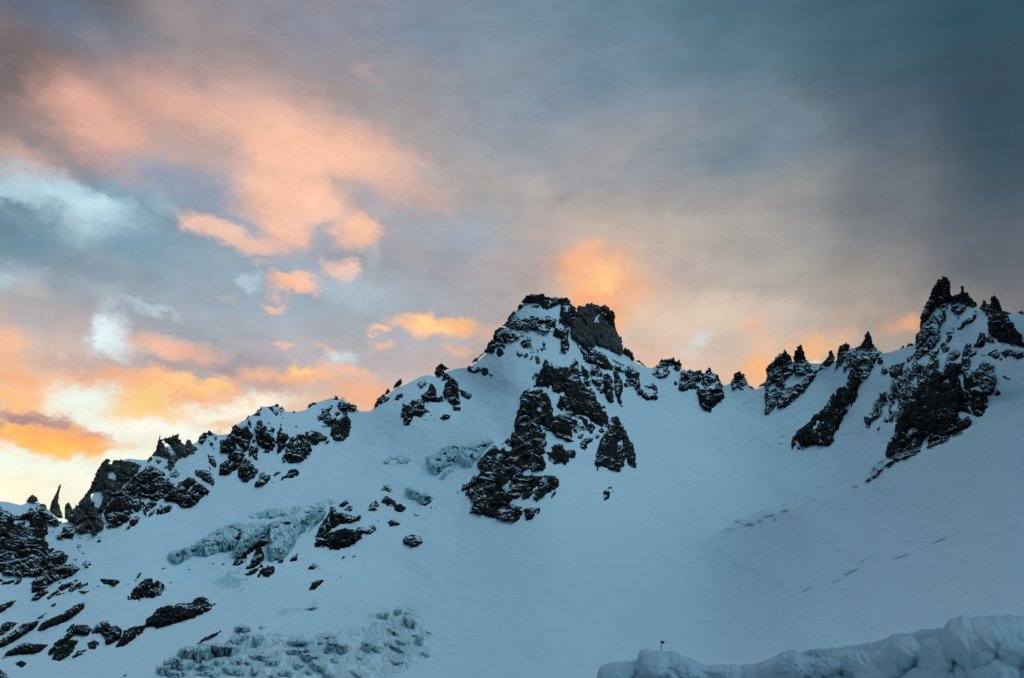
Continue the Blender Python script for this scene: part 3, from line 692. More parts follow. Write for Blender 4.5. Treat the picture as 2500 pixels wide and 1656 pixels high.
# ------------------------------------------------------------------ the spired buttress under the summit
thing('rock_buttress', 'towering black buttress with a row of spires on top, standing below the summit', 'rock buttress', [
 ('spire_wall', 'P2', '490,108 530,165 545,195 560,148 590,205 610,225 640,205 675,260 690,213 730,235 770,208 800,230 835,300 860,160 910,115 945,130 955,260 1000,290 1040,230 1075,240 1110,340 1135,470 1140,570 1200,590 1225,700 1290,760 1340,790 1360,880 1390,970 1380,1085 1250,1060 1180,1010 1080,930 1000,900 880,910 800,880 720,850 650,790 700,640 790,650 740,560 670,600 580,570 570,470 520,505 440,490 320,490 350,420 400,290 440,190', '990,350 1040,350 1020,425 990,420;850,350 885,290 870,330', 'wall', dict(gap=.25, P=55, ang=5)),
 ('side_crag', 'P2', '285,370 350,290 380,310 350,420 310,400', '', 'snowy', dict(gap=.5)),
 ('thin_spire', 'P2', '960,170 1000,185 1010,210 970,190;985,250 1000,205 1040,215 1030,260', '', 'snowy', dict(gap=.2)),
 ('west_wall', 'P2', '180,570 260,525 330,560 420,540 480,530 520,640 560,740 585,860 600,960 570,1130 490,1135 410,1050 430,1160 500,1185 460,1260 510,1310 450,1400 470,1440 430,1480 480,1590 492,1660 440,1710 360,1720 290,1700 170,1700 150,1790 0,1780 -60,1690 -130,1590 -20,1440 10,1400 -30,1300 0,1210 40,1130 35,1050 50,960 80,900 110,760 130,650', '360,800 430,790 440,850 400,870 360,850;160,1010 220,1000 190,1070;410,1050 490,1060 460,1110;280,600 420,580 440,640 330,590', 'wall', dict(gap=.18, P=70, ang=5)),
 ('middle_wall', 'P2', '595,960 640,930 700,890 880,905 950,950 940,1030 880,1100 850,1200 890,1270 880,1300 800,1290 700,1240 620,1190 570,1130', '', 'wall', dict(gap=.2)),
 ('middle_wall', 'P2', '1000,905 1085,930 1090,1010 1080,1080 1050,1130 990,1130 940,1180 900,1140 880,1110 930,1060 1030,990 965,945', '', 'rock', dict(gap=.15)),
 ('lower_wall', 'P3', '650,350 690,425 760,370 860,440 870,470 770,600 760,640 800,600 900,520 1000,560 1100,690 1050,700 1050,780 1160,780 1250,800 1350,790 1420,760 1500,790 1560,830 1565,920 1480,990 1400,1020 1330,1090 1240,1140 1190,1110 1200,1020 1130,1100 1040,1140 1030,1080 1080,1010 1020,1020 1000,1090 900,1110 870,1170 800,1200 860,1190 990,1210 1040,1260 1040,1330 1000,1390 960,1430 900,1450 820,1435 720,1420 640,1390 500,1360 430,1330 290,1310 280,1240 320,1190 290,1150 280,1070 210,1060 240,980 160,990 190,920 280,870 330,790 400,790 430,700 390,640 400,590 460,500 540,440 600,380', '750,950 870,830 925,885 850,910 850,960;1080,880 1170,880 1120,930;700,1240 750,1210 810,1220 780,1270;1140,1000 1250,930 1300,940 1250,980 1200,1005;900,1030 1000,1010 1010,1050 940,1060;920,720 1020,640 1010,680 940,720;1240,830 1300,790 1300,850;680,960 740,1000 690,1010;290,970 350,910 340,930', 'wall', dict(gap=.22, P=60, ang=14)),
 ('upper_left_crag', 'P3', '720,345 800,270 830,245 870,300 920,330 900,370 840,350 790,300', '', 'rock', dict(gap=.1)),
 ('foot_crag', 'P3', '1060,1250 1180,1245 1290,1250 1270,1310 1200,1370 1120,1420 1090,1400 1080,1340', '', 'wall', dict(gap=0)),
])
for pl, lb in (('1110,1040 1160,1030 1200,1100 1140,1190 1090,1130 1090,1070', 'wedge shaped crag in the snow strip under the right wall of the spired buttress'),
               ('1250,1140 1290,1095 1340,1150 1290,1175', 'small crag just left of the top of the horned right shoulder crag'),
               ('960,1190 1040,1185 1020,1240 950,1265', 'brown knob in the snow, left of three below the middle of the buttress'),
               ('985,1290 1020,1285 1100,1240 1170,1240 1150,1280 1080,1320 1080,1380 1040,1410 990,1380', 'bent two lobed crag on open snow between buttress and right shoulder crag'),
               ('1200,1210 1230,1200 1270,1210 1250,1240 1215,1260', 'tiny splinter of rock between two lobed crag and right shoulder crag')):
    thing('rock_outcrop', lb, 'rock outcrop', [('p', 'P2', pl, '', 'rock', dict(gap=.1))])
thing('rock_outcrop', 'round knobbly crag with a bulbous right end, on snow below the spired buttress', 'rock outcrop', [
 ('p', 'P3', '1390,440 1480,430 1470,370 1550,320 1620,330 1630,380 1680,420 1780,415 1812,450 1800,500 1750,525 1700,520 1720,560 1650,625 1600,570 1500,620 1440,560 1420,490', '', 'wall', dict(gap=.15))])
thing('rock_buttress', 'horned crag standing free in the snow at the right foot of the spired buttress', 'rock buttress', [
 ('main_wall', 'C', '1500,800 1525,800 1545,830 1575,880 1592,930 1580,960 1575,1050 1570,1110 1540,1140 1480,1125 1430,1095 1410,1130 1395,1090 1410,1000 1440,920 1470,880 1480,830', '1545,950 1565,940 1560,990;1430,960 1470,910 1480,905 1445,970', 'wall', dict(gap=.2, ang=20)),
 ('side_pillar', 'C', '1590,925 1625,970 1640,1040 1647,1115 1612,1112 1585,1050 1575,960', '', 'wall', dict(gap=0))])
thing('boulder', 'dark two part stone alone on the open snow right of the buttress foot', 'boulder', [
 ('p', 'C', '1445,1270 1465,1245 1485,1265 1480,1300 1450,1315', '', 'rock', dict(gap=0))])
thing('boulder', 'small stone touching the upper right of the lone two part stone', 'boulder', [
 ('p', 'C', '1470,1242 1485,1232 1500,1237 1495,1245;1495,1252 1510,1258 1503,1268', '', 'rock', dict(gap=0))])
thing('boulder', 'slim dark splinter right of the lower buttress edge', 'boulder', [
 ('p', 'C', '1120,1295 1140,1265 1155,1258 1145,1285 1125,1303', '', 'rock', dict(gap=0))])
thing('boulder', 'tiny dark splinter left of the lower buttress edge', 'boulder', [
 ('p', 'C', '543,1275 552,1250 555,1265 546,1282', '', 'rock', dict(gap=0))])

# ------------------------------------------------------------------ the saddle, frame D
thing('rock_outcrop', 'ring shaped crag with a snow filled hole, on the skyline right of the first saddle', 'rock outcrop', [
 ('p', 'D', '268,780 290,730 315,690 340,668 380,670 400,662 425,655 440,680 465,673 478,740 450,757 420,740 405,705 385,715 395,770 370,795 320,808 300,790', '305,745 360,715 355,760 335,785', 'snowy', dict(gap=.1))])
thing('rock_outcrop', 'blocky speckled crag group joining the rounded dark knob on its left side', 'rock outcrop', [
 ('p', 'D', '455,880 470,800 485,760 500,745 515,755 540,735 575,758 610,745 635,770 640,800 600,850 590,880 540,880 500,900 470,900', '', 'snowy', dict(gap=.3))])
thing('rock_outcrop', 'rounded dark knob with pointed crown bulging into the snow bowl', 'rock outcrop', [
 ('upper_face', 'D', '640,770 665,745 675,735 683,725 693,740 700,760 740,785 770,840 782,900 700,905 600,885 600,860 640,800', '690,830 735,830 720,870 690,860;610,880 625,840 660,880', 'snowy', dict(gap=.1)),
 ('lower_face', 'D', '595,890 700,885 785,905 780,950 740,980 690,1042 650,1030 610,990', '', 'wall', dict(gap=0, P=80))])
thing('boulder', 'small round stone left of the blocky speckled crag group', 'boulder', [
 ('p', 'D', '425,830 445,823 452,850 430,858', '', 'rock', dict(gap=0))])
thing('rock_pinnacle', 'small pyramid shaped pinnacle alone in the middle of the saddle', 'pinnacle', [
 ('p', 'D', '835,840 852,800 870,765 888,765 905,745 930,780 945,820 960,850 915,860 925,885 880,875 855,890 845,870', '850,835 890,822 860,852', 'snowy', dict(gap=.1))])
thing('rock_ridge', 'low dark teeth on the skyline right of the pyramid shaped pinnacle', 'rock ridge', [
 ('p', 'D', '955,850 975,857 1000,877 1005,883 970,875', '', 'rock', dict(gap=0))])
thing('rock_ridge', 'low brown skyline rock at the left foot of the twin horned peak', 'rock ridge', [
 ('p', 'D', '1025,877 1045,850 1080,828 1092,825 1090,855 1060,862', '', 'rock', dict(gap=0))])
thing('rock_peak', 'twin horned snow speckled peak right of the saddle, with a snow patch on its belly', 'rock peak', [
 ('left_horn', 'D', '1090,740 1120,700 1150,665 1180,635 1205,618 1220,598 1240,622 1265,642 1272,700 1280,780 1230,800 1225,870 1240,900 1220,940 1165,960 1150,1010 1110,1065 1085,1060 1080,980 1085,880 1095,820', '1095,865 1160,835 1155,865 1110,880', 'snowy', dict(gap=.2)),
 ('right_horn', 'D', '1283,650 1300,615 1310,585 1325,570 1335,560 1345,575 1350,600 1370,660 1395,695 1410,712 1400,770 1370,785 1300,790 1285,760', '', 'snowy', dict(gap=.15)),
 ('lower_rib', 'D', '1400,715 1430,730 1462,745 1440,790 1400,850 1350,910 1300,940 1270,980 1220,1015 1170,1020 1160,940 1225,870 1280,862 1340,832 1370,785 1400,765', '', 'snowy', dict(gap=.1))])
thing('rock_spire', 'slim shark fin spire between the twin horned peak and the double towered peak', 'spire', [
 ('p', 'D', '1468,748 1480,710 1510,685 1530,650 1540,625 1552,603 1563,625 1577,650 1580,685 1540,710 1500,742', '', 'rock', dict(gap=0))])
thing('rock_buttress', 'long black diagonal rib running down left through the snow', 'rock buttress', [
 ('p', 'D', '1700,800 1760,800 1775,830 1755,850 1740,920 1700,1000 1640,1080 1600,1170 1560,1220 1572,1245 1530,1290 1460,1285 1440,1275 1380,1290 1350,1318 1310,1315 1320,1270 1270,1310 1265,1260 1310,1190 1380,1140 1440,1070 1510,1010 1550,940 1610,880 1660,855', '1420,1160 1480,1090 1440,1180', 'slab', dict(gap=.15, ang=50))])
thing('rock_peak', 'double towered dark peak with pointed right tower, left neighbour of the tall right peak', 'rock peak', [
 ('left_tower', 'E', '95,730 105,680 112,640 110,615 130,570 150,555 165,546 177,560 187,578 170,600 160,640 140,690 120,700', '', 'snowy', dict(gap=.2)),
 ('right_tower', 'E', '150,745 160,680 175,620 200,600 225,592 250,570 270,540 285,510 298,483 310,498 325,520 335,555 345,575 362,580 380,605 350,660 300,770 260,770 250,730 240,780 180,790 175,760 190,730 180,690', '', 'snowy', dict(gap=.1, P=60))])

# ------------------------------------------------------------------ the tall right hand peak
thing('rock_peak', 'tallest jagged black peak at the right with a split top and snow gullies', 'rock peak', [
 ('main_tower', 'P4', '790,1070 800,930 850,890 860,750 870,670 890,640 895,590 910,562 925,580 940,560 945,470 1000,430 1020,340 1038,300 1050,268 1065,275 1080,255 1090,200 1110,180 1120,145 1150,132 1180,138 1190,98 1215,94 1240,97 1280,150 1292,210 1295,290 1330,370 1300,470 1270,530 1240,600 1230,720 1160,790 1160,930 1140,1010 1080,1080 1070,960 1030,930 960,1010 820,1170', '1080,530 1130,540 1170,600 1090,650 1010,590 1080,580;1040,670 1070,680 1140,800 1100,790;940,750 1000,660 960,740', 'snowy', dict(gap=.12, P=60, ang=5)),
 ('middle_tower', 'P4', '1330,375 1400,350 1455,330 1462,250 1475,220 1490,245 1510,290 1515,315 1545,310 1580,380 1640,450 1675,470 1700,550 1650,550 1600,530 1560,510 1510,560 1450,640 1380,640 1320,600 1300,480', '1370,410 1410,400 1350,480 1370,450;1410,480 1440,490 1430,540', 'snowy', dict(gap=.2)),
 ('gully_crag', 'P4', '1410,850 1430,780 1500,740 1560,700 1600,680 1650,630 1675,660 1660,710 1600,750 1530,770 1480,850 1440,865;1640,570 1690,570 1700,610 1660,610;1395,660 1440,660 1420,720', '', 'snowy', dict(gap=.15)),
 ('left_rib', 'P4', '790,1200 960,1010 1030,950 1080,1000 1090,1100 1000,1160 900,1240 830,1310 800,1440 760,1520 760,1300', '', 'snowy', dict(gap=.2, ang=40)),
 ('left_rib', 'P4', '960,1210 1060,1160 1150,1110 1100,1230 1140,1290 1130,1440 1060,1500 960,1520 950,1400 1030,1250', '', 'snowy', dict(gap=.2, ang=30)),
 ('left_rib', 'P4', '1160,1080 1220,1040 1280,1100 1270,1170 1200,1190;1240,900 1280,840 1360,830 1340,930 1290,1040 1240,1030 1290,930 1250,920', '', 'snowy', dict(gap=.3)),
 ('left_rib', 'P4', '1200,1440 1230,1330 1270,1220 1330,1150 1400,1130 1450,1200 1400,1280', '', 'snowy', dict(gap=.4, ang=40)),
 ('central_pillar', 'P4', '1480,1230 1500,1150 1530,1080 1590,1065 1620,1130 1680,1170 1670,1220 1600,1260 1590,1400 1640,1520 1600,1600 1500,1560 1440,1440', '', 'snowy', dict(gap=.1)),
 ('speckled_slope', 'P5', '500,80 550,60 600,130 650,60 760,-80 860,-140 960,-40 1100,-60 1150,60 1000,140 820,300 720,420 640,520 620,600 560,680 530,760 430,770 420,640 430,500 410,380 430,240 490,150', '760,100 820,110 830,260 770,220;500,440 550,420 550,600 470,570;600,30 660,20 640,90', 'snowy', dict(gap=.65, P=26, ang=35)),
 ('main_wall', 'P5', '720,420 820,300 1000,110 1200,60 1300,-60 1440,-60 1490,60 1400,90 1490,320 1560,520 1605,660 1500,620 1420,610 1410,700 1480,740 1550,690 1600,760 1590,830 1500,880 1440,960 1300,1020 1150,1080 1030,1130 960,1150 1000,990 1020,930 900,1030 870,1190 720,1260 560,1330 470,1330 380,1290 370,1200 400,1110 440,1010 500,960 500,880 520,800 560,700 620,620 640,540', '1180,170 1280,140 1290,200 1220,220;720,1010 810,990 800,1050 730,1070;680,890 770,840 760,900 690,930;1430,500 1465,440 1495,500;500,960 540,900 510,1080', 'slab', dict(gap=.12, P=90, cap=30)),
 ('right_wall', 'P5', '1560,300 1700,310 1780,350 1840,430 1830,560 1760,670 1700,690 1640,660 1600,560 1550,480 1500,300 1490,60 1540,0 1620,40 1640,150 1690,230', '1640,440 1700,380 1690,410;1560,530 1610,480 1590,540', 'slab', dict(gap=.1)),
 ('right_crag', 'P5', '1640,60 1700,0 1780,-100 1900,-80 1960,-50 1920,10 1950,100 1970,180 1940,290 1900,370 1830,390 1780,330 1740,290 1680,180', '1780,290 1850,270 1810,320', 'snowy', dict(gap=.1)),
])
thing('rock_spire', 'leaning thumb like tower with a dark wall below, right of the tallest peak', 'spire', [
 ('thumb', 'P4', '1710,540 1770,500 1785,450 1800,432 1825,450 1832,482 1880,485 1888,430 1895,385 1915,358 1940,365 1970,385 2010,440 2030,500 2045,560 2060,640 1960,700 1870,650 1820,650 1780,590', '', 'rock', dict(gap=0)),
 ('rock_face', 'P4', '1850,740 1870,650 1960,640 2060,590 2100,640 2200,760 2260,870 2330,940 2350,1010 2380,1080 2380,1120 2310,1110 2260,1090 2180,1090 2080,1040 2000,1030 1930,970 1870,960 1850,870', '', 'slab', dict(gap=.05, P=70, ang=-30))])
thing('rock_outcrop', 'wedge shaped crag with snowy top left of the thumb like tower foot', 'rock outcrop', [
 ('p', 'P4', '1640,1115 1700,990 1730,920 1790,920 1830,1000 1800,1060 1750,1115;1860,950 1930,1010 1940,1060 1850,1045 1820,1000', '', 'rock', dict(gap=.15))])
thing('rock_outcrop', 'knobbly dark crag in a row under the thumb like tower, left of the pair', 'rock outcrop', [
 ('p', 'P4', '1850,1220 1900,1190 1960,1150 2020,1210 2010,1260 1960,1290 1870,1240;2010,1270 2050,1270 2045,1305 2010,1300;1740,1225 1800,1210 1800,1245', '', 'rock', dict(gap=.15))])
thing('rock_outcrop', 'long knobbly dark crag touching the right picture edge under the thumb like tower', 'rock outcrop', [
 ('p', 'P4', '2050,1180 2160,1140 2240,1170 2340,1180 2357,1250 2290,1280 2200,1240 2120,1240 2100,1270 2060,1230;2100,1290 2130,1290 2120,1325', '', 'rock', dict(gap=.15))])
thing('rock_ridge', 'low dark skyline rocks just right of the thumb like tower', 'rock ridge', [
 ('p', 'P4', '2060,590 2080,583 2130,600 2165,603 2190,622 2150,645 2090,632', '', 'rock', dict(gap=0))])
thing('rock_ridge', 'last dark skyline rocks at the right picture edge', 'rock ridge', [
 ('p', 'P4', '2262,622 2285,605 2330,586 2367,600 2390,610 2390,632 2330,640 2300,615', '', 'rock', dict(gap=0))])
thing('rock_outcrop', 'elongated speckled island of rock in the snow left of the tall right peak', 'rock outcrop', [
 ('p', 'P5', '60,780 80,690 150,640 190,520 240,460 300,340 370,330 385,540 330,530 310,620 260,710 170,760 130,855 70,840', '', 'snowy', dict(gap=.4, ang=50))])
thing('rock_outcrop', 'small ragged crag between the speckled island and the tall right peak', 'rock outcrop', [
 ('p', 'P5', '340,760 370,690 410,740 390,790;300,775 330,765 325,785', '', 'rock', dict(gap=.2))])
thing('boulder', 'small slanting stone under the speckled island of rock', 'boulder', [
 ('p', 'P5', '240,890 270,850 290,840 265,900;215,960 235,948 240,965', '', 'rock', dict(gap=0))])
thing('rock_outcrop', 'crag with two dark lobes at the foot of the pointed right tower', 'rock outcrop', [
 ('p', 'P4', '300,1500 330,1380 370,1400 400,1480 350,1510;245,1350 260,1270 320,1260 330,1340 290,1370', '', 'rock', dict(gap=.3))])
thing('rock_outcrop', 'broad ragged crag under the smooth snow saddle left of the tall right peak', 'rock outcrop', [
 ('p', 'P4', '390,1380 480,1390 560,1380 630,1340 610,1420 620,1450 580,1560 500,1560 440,1520 420,1450', '', 'rock', dict(gap=.2))])
thing('rock_outcrop', 'upright speckled crag leaning on the left edge of the tall right peak', 'rock outcrop', [
 ('p', 'P4', '680,1340 670,1270 720,1230 770,1210 740,1290;650,1440 680,1400 730,1500 760,1560 700,1600 640,1600 600,1560', '', 'snowy', dict(gap=.2))])
thing('rock_ridge', 'little dark lumps on the snow crest left of the tall right peak', 'rock ridge', [
 ('p', 'P4', '575,1130 600,1105 620,1082 640,1100 640,1115 600,1130;665,1100 690,1070 720,1047 750,1060 785,1080 760,1100 700,1105', '', 'rock', dict(gap=0))])
thing('rock_rib', 'low dark rib trailing down left from the foot of the tall right peak', 'rock rib', [
 ('p', 'P5', '60,1640 90,1568 150,1480 220,1390 330,1330 430,1290 560,1270 640,1250 690,1255 660,1320 550,1330 480,1370 430,1390 430,1440 350,1470 280,1500 270,1550 180,1600 100,1650', '340,1430 400,1400 410,1420 350,1450;150,1530 240,1490 220,1530 160,1545', 'snowy', dict(gap=.2, ang=35))])
thing('boulder', 'tiny flat stone alone on snow below the tall right peak', 'boulder', [
 ('p', 'P5', '1028,1157 1045,1148 1064,1155 1050,1166', '', 'rock', dict(gap=0))])
thing('rock_outcrop', 'thin bent dark rock like a worm on the far right snow', 'rock outcrop', [
 ('p', 'P5', '2050,112 2075,98 2095,108 2115,138 2140,132 2168,142 2168,168 2145,160 2110,158', '', 'rock', dict(gap=0))])
thing('boulder', 'small dark triangular stone at the right base of the tall right peak', 'boulder', [
 ('p', 'P5', '1942,382 1965,350 1990,312 2010,345 2032,375 1990,395', '', 'rock', dict(gap=0))])

# ------------------------------------------------------------------ left skyline
thing('rock_outcrop', 'brownish knob on the snow crest at the far left skyline', 'rock outcrop', [
 ('p', 'L1', '365,262 378,230 400,195 430,165 455,155 480,165 500,192 522,220 525,240 480,262 430,268', '', 'brown', dict(gap=0))])
thing('rock_spire', 'tall thin leaning needle on the left skyline', 'spire', [
 ('p', 'L1', '672,372 690,320 708,250 735,200 768,140 790,90 805,50 822,14 831,20 830,50 815,100 805,150 797,200 795,260 812,300 820,340 840,400 862,475 820,480 780,465 700,412', '', 'brown', dict(gap=0, rough=.6, facet=.6))])
thing('rock_spire', 'short stubby spire standing right of the tall leaning needle', 'spire', [
 ('p', 'L1', '888,485 892,380 895,300 915,275 938,262 955,290 985,340 975,390 965,450 940,500', '', 'brown', dict(gap=0, rough=.8))])
thing('rock_outcrop', 'dark sloping block at the left foot of the tall leaning needle', 'rock outcrop', [
 ('p', 'L1', '480,330 520,305 560,288 600,285 640,350 700,400 780,480 800,520 800,600 740,600 740,560 660,550 600,500 560,420', '', 'rock', dict(gap=.05))])
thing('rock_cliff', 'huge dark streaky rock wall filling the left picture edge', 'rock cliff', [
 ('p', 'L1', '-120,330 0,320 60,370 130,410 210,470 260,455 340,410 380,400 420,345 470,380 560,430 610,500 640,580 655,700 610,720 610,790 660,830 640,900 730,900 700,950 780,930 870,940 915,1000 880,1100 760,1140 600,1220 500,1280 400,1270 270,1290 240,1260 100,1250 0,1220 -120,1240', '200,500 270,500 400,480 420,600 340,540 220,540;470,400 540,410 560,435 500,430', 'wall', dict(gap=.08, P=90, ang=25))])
thing('rock_outcrop', 'long dark slab below the huge left wall with a snow spot on it', 'rock outcrop', [
 ('p', 'L1', '430,1370 510,1290 640,1210 760,1155 880,1125 1000,1120 1095,1165 1050,1210 960,1260 860,1310 760,1340 620,1420 540,1470 440,1480 430,1430 450,1390', '800,1220 860,1240 840,1270', 'wall', dict(gap=.08, ang=35))])
thing('rock_outcrop', 'flat dark slab on the snow shelf under the huge left wall, leftmost', 'rock outcrop', [
 ('p', 'L1', '20,1390 50,1335 110,1350 190,1320 200,1350 110,1375', '', 'rock', dict(gap=0, ang=35))])
thing('rock_outcrop', 'dark tongue hanging from the bottom of the huge left wall', 'rock outcrop', [
 ('p', 'L1', '190,1385 250,1310 310,1285 290,1340 250,1380', '', 'rock', dict(gap=0, ang=35))])
thing('rock_outcrop', 'dark rock cut by the picture edge under the huge left wall', 'rock outcrop', [
 ('p', 'L1', '-40,1340 -10,1290 40,1320 30,1340 0,1350', '', 'rock', dict(gap=0))])
SL = 'slanting rock slabs in the snow at the lower left'
for pl, lb in (('430,1590 470,1540 520,1500 590,1465 660,1490 590,1540 520,1590 430,1600', 'leaf shaped dark slab just below the end of the long dark slab'),
               ('800,1430 850,1390 980,1350 1020,1370 940,1420 840,1470', 'upper left slab of the tight diagonal bunch below the lone round boulder'),
               ('930,1455 1010,1400 1110,1355 1100,1390 1000,1470 950,1485', 'middle slab of the tight diagonal bunch below the lone round boulder'),
               ('1050,1460 1090,1410 1200,1355 1205,1390 1100,1430', 'upper right slab of the tight diagonal bunch below the lone round boulder'),
               ('1070,1470 1120,1460 1215,1480 1150,1517 1090,1500', 'pointed lowest right slab of the tight diagonal bunch'),
               ('640,1575 700,1520 790,1455 815,1480 740,1530 660,1585', 'long thin slab at the lower left end of the tight diagonal bunch'),
               ('750,1540 810,1500 850,1505 890,1490 895,1505 830,1522', 'thin low slab under the tight diagonal bunch'),
               ('1010,1345 1030,1320 1080,1310 1075,1335 1040,1355', 'small cap of rock on top of the tight diagonal bunch'),
               ('715,1420 740,1402 775,1405 750,1430', 'tiny slab at the upper left end of the tight diagonal bunch'),
               ('780,1390 820,1350 860,1335 830,1365', 'thin splinter of rock pointing up at the long dark slab')):
    thing('dark_rock', lb, 'rock', [('p', 'L1', pl, '', 'slab', dict(gap=0, ang=35, rough=1.6))], SL)
thing('boulder', 'lone round dark boulder on smooth snow at the left', 'boulder', [('p', 'L1', '1138,1095 1165,1078 1190,1070 1250,1075 1257,1100 1210,1150 1150,1162', '', 'rock', dict(gap=0))])
thing('boulder', 'small round stone high above the lone round boulder', 'boulder', [('p', 'L1', '1053,890 1060,850 1105,842 1113,880 1085,900', '', 'rock', dict(gap=0))])
thing('boulder', 'small stone under the right foot of the large left cliff', 'boulder', [('p', 'L1', '1320,808 1345,770 1375,768 1382,800 1355,810;1345,740 1375,738 1370,750', '', 'rock', dict(gap=0))])
thing('boulder', 'flat little stone just below the crag beside the needle', 'boulder', [('p', 'L1', '1065,750 1095,735 1122,738 1120,758', '', 'rock', dict(gap=0))])
for pl in ('1072,918 1085,912 1092,922 1080,926', '1115,935 1135,930 1145,942 1125,944', '1118,960 1140,952 1160,962 1140,970', '1013,1048 1030,1038 1055,1045 1035,1056', '985,1110 1000,1098 1018,1110 1000,1118', '1082,1188 1095,1180 1102,1190'):
    thing('stone', 'tiny dark stone poking out of the snow around the lone round boulder', 'stone', [('p', 'L1', pl, '', 'rock', dict(gap=0))], 'tiny stones around the lone round boulder')
thing('rock_outcrop', 'wide flat dark rock lying alone on snow right of the diagonal slab bunch', 'rock outcrop', [
 ('p', 'L1', '1368,1320 1410,1308 1450,1325 1520,1315 1600,1325 1655,1350 1600,1370 1570,1415 1510,1380 1430,1375 1390,1350', '', 'slab', dict(gap=0))])
thing('rock_outcrop', 'low crag with snow patches between the huge left wall and the large left cliff', 'rock outcrop', [
 ('p', 'L1', '760,740 800,710 860,680 870,610 930,610 1000,590 1010,700 980,740 985,765 900,745 860,740 860,780 790,780', '', 'rock', dict(gap=.1))])
thing('rock_outcrop', 'small ragged rocks in the snow notch under the leaning needle', 'rock outcrop', [
 ('p', 'L1', '770,560 800,520 850,515 830,550 790,590;700,680 730,640 750,660', '', 'rock', dict(gap=0))])
thing('rock_cliff', 'large craggy cliff with a sloping left skyline, between the needle and the snow crest', 'rock cliff', [
 ('cliff', 'L2', '110,1150 150,1150 230,1080 290,1020 340,940 400,860 440,780 470,690 520,570 570,490 600,455 640,428 690,428 720,470 740,450 790,440 800,455 850,430 900,440 970,440 1040,460 1150,520 1140,570 1060,640 980,740 880,820 940,960 830,940 740,970 660,1080 600,1180 560,1200 620,1340 600,1440 520,1500 480,1530 420,1500 330,1490 200,1480 220,1390 180,1390 160,1340 60,1290 50,1270 80,1200', '650,620 740,600 790,630 780,710 700,700;440,920 560,880 620,960 580,1050 540,1120 450,1100 480,1050 420,1000;360,1420 410,1420 400,1470;200,1390 290,1330 350,1320 320,1360 220,1420;690,470 740,500 800,460 780,500', 'grey', dict(gap=.12, P=40, ang=20, cap=30, facet=1.4)),
 ('lower_buttress', 'L2', '640,1180 660,1110 740,1020 810,950 900,960 960,930 1110,960 1170,1050 1200,1110 1100,1180 1000,1210 960,1240 1000,1260 940,1320 860,1380 780,1400 680,1430 640,1400 640,1300 615,1200', '', 'wall', dict(gap=.08, P=70)),
 ('right_cliff', 'L2', '900,860 980,750 1060,650 1110,620 1190,590 1230,535 1300,515 1380,560 1490,620 1500,680 1570,690 1600,740 1640,780 1560,860 1500,940 1480,980 1390,1030 1300,1000 1270,990 1180,960 1110,950 960,940', '', 'wall', dict(gap=.12, P=70)),
 ('lower_crag', 'L2', '1480,980 1560,860 1650,780 1740,760 1820,700 1900,700 1980,780 2070,820 2130,890 2110,920 2050,940 2000,1010 1930,1080 1850,1110 1720,1115 1690,1070 1600,1030 1500,1030', '1650,980 1710,900 1690,970;1790,930 1870,800 1930,790 1900,850;1930,920 1970,890 2020,920 1960,930', 'wall', dict(gap=.15)),
])
thing('rock_outcrop', 'slim dark rock below the large craggy cliff, trailing to a thin tail', 'rock outcrop', [
 ('p', 'L2', '915,1465 940,1430 980,1390 1020,1280 1080,1250 1130,1260 1110,1330 1050,1380 980,1420', '', 'wall', dict(gap=0, ang=40))])
thing('rock_outcrop', 'rock rib of three pieces under the middle of the large craggy cliff', 'rock outcrop', [
 ('p', 'L2', '1180,1210 1190,1130 1220,1070 1320,1040 1390,1060 1340,1110 1270,1150 1220,1230 1205,1270;1250,1250 1290,1180 1350,1145 1345,1200 1270,1255', '', 'rock', dict(gap=.1, ang=40))])
thing('rock_outcrop', 'brown rocks with a round right knob, lowest under the large craggy cliff', 'rock outcrop', [
 ('p', 'L2', '1370,1215 1390,1140 1480,1120 1540,1090 1570,1082 1592,1115 1560,1180 1500,1195 1430,1220;1415,1095 1440,1082 1460,1105 1430,1118', '', 'rock', dict(gap=.05))])
thing('rock_peak', 'ragged crest with a thin upright finger at its left end, above the large craggy cliff', 'rock peak', [
 ('crest', 'L2', '1240,485 1260,410 1300,370 1340,330 1380,270 1388,200 1395,130 1410,85 1420,62 1428,90 1432,125 1460,145 1500,115 1560,100 1600,100 1608,72 1650,66 1690,70 1702,130 1725,140 1710,165 1760,205 1800,200 1815,150 1845,145 1870,175 1920,220 1975,278 1900,320 1940,350 1850,350 1800,400 1740,380 1680,430 1640,490 1620,540 1590,590 1500,540 1550,500 1540,410 1470,390 1420,380 1320,370 1290,440', '1460,160 1540,210 1640,290 1660,370 1590,340 1560,280 1500,240', 'grey', dict(gap=.15)),
 ('lower_rocks', 'L2', '1560,620 1650,560 1740,640 1680,690 1570,680', '', 'snowy', dict(gap=.4))])
thing('rock_outcrop', 'round rock in the snow hollow below the ragged crest finger', 'rock outcrop', [('p', 'L2', '1352,440 1400,405 1445,450 1400,492', '', 'rock', dict(gap=0))])
thing('rock_outcrop', 'dark bumpy crag on the snow crest right of the ragged crest', 'rock outcrop', [
 ('p', 'L2', '1968,160 1985,110 2000,78 2045,50 2090,48 2120,28 2140,15 2160,30 2190,65 2130,85 2090,150 2030,195', '', 'rock', dict(gap=.15))])
thing('rock_outcrop', 'string of small rocks dropping from the snow crest right of the bumpy crag', 'rock outcrop', [
 ('p', 'L2', '2210,90 2245,95 2243,150 2210,145;2140,180 2185,175 2190,220 2155,240;2188,240 2218,265 2195,300;2120,140 2140,150 2130,170', '', 'rock', dict(gap=0))])
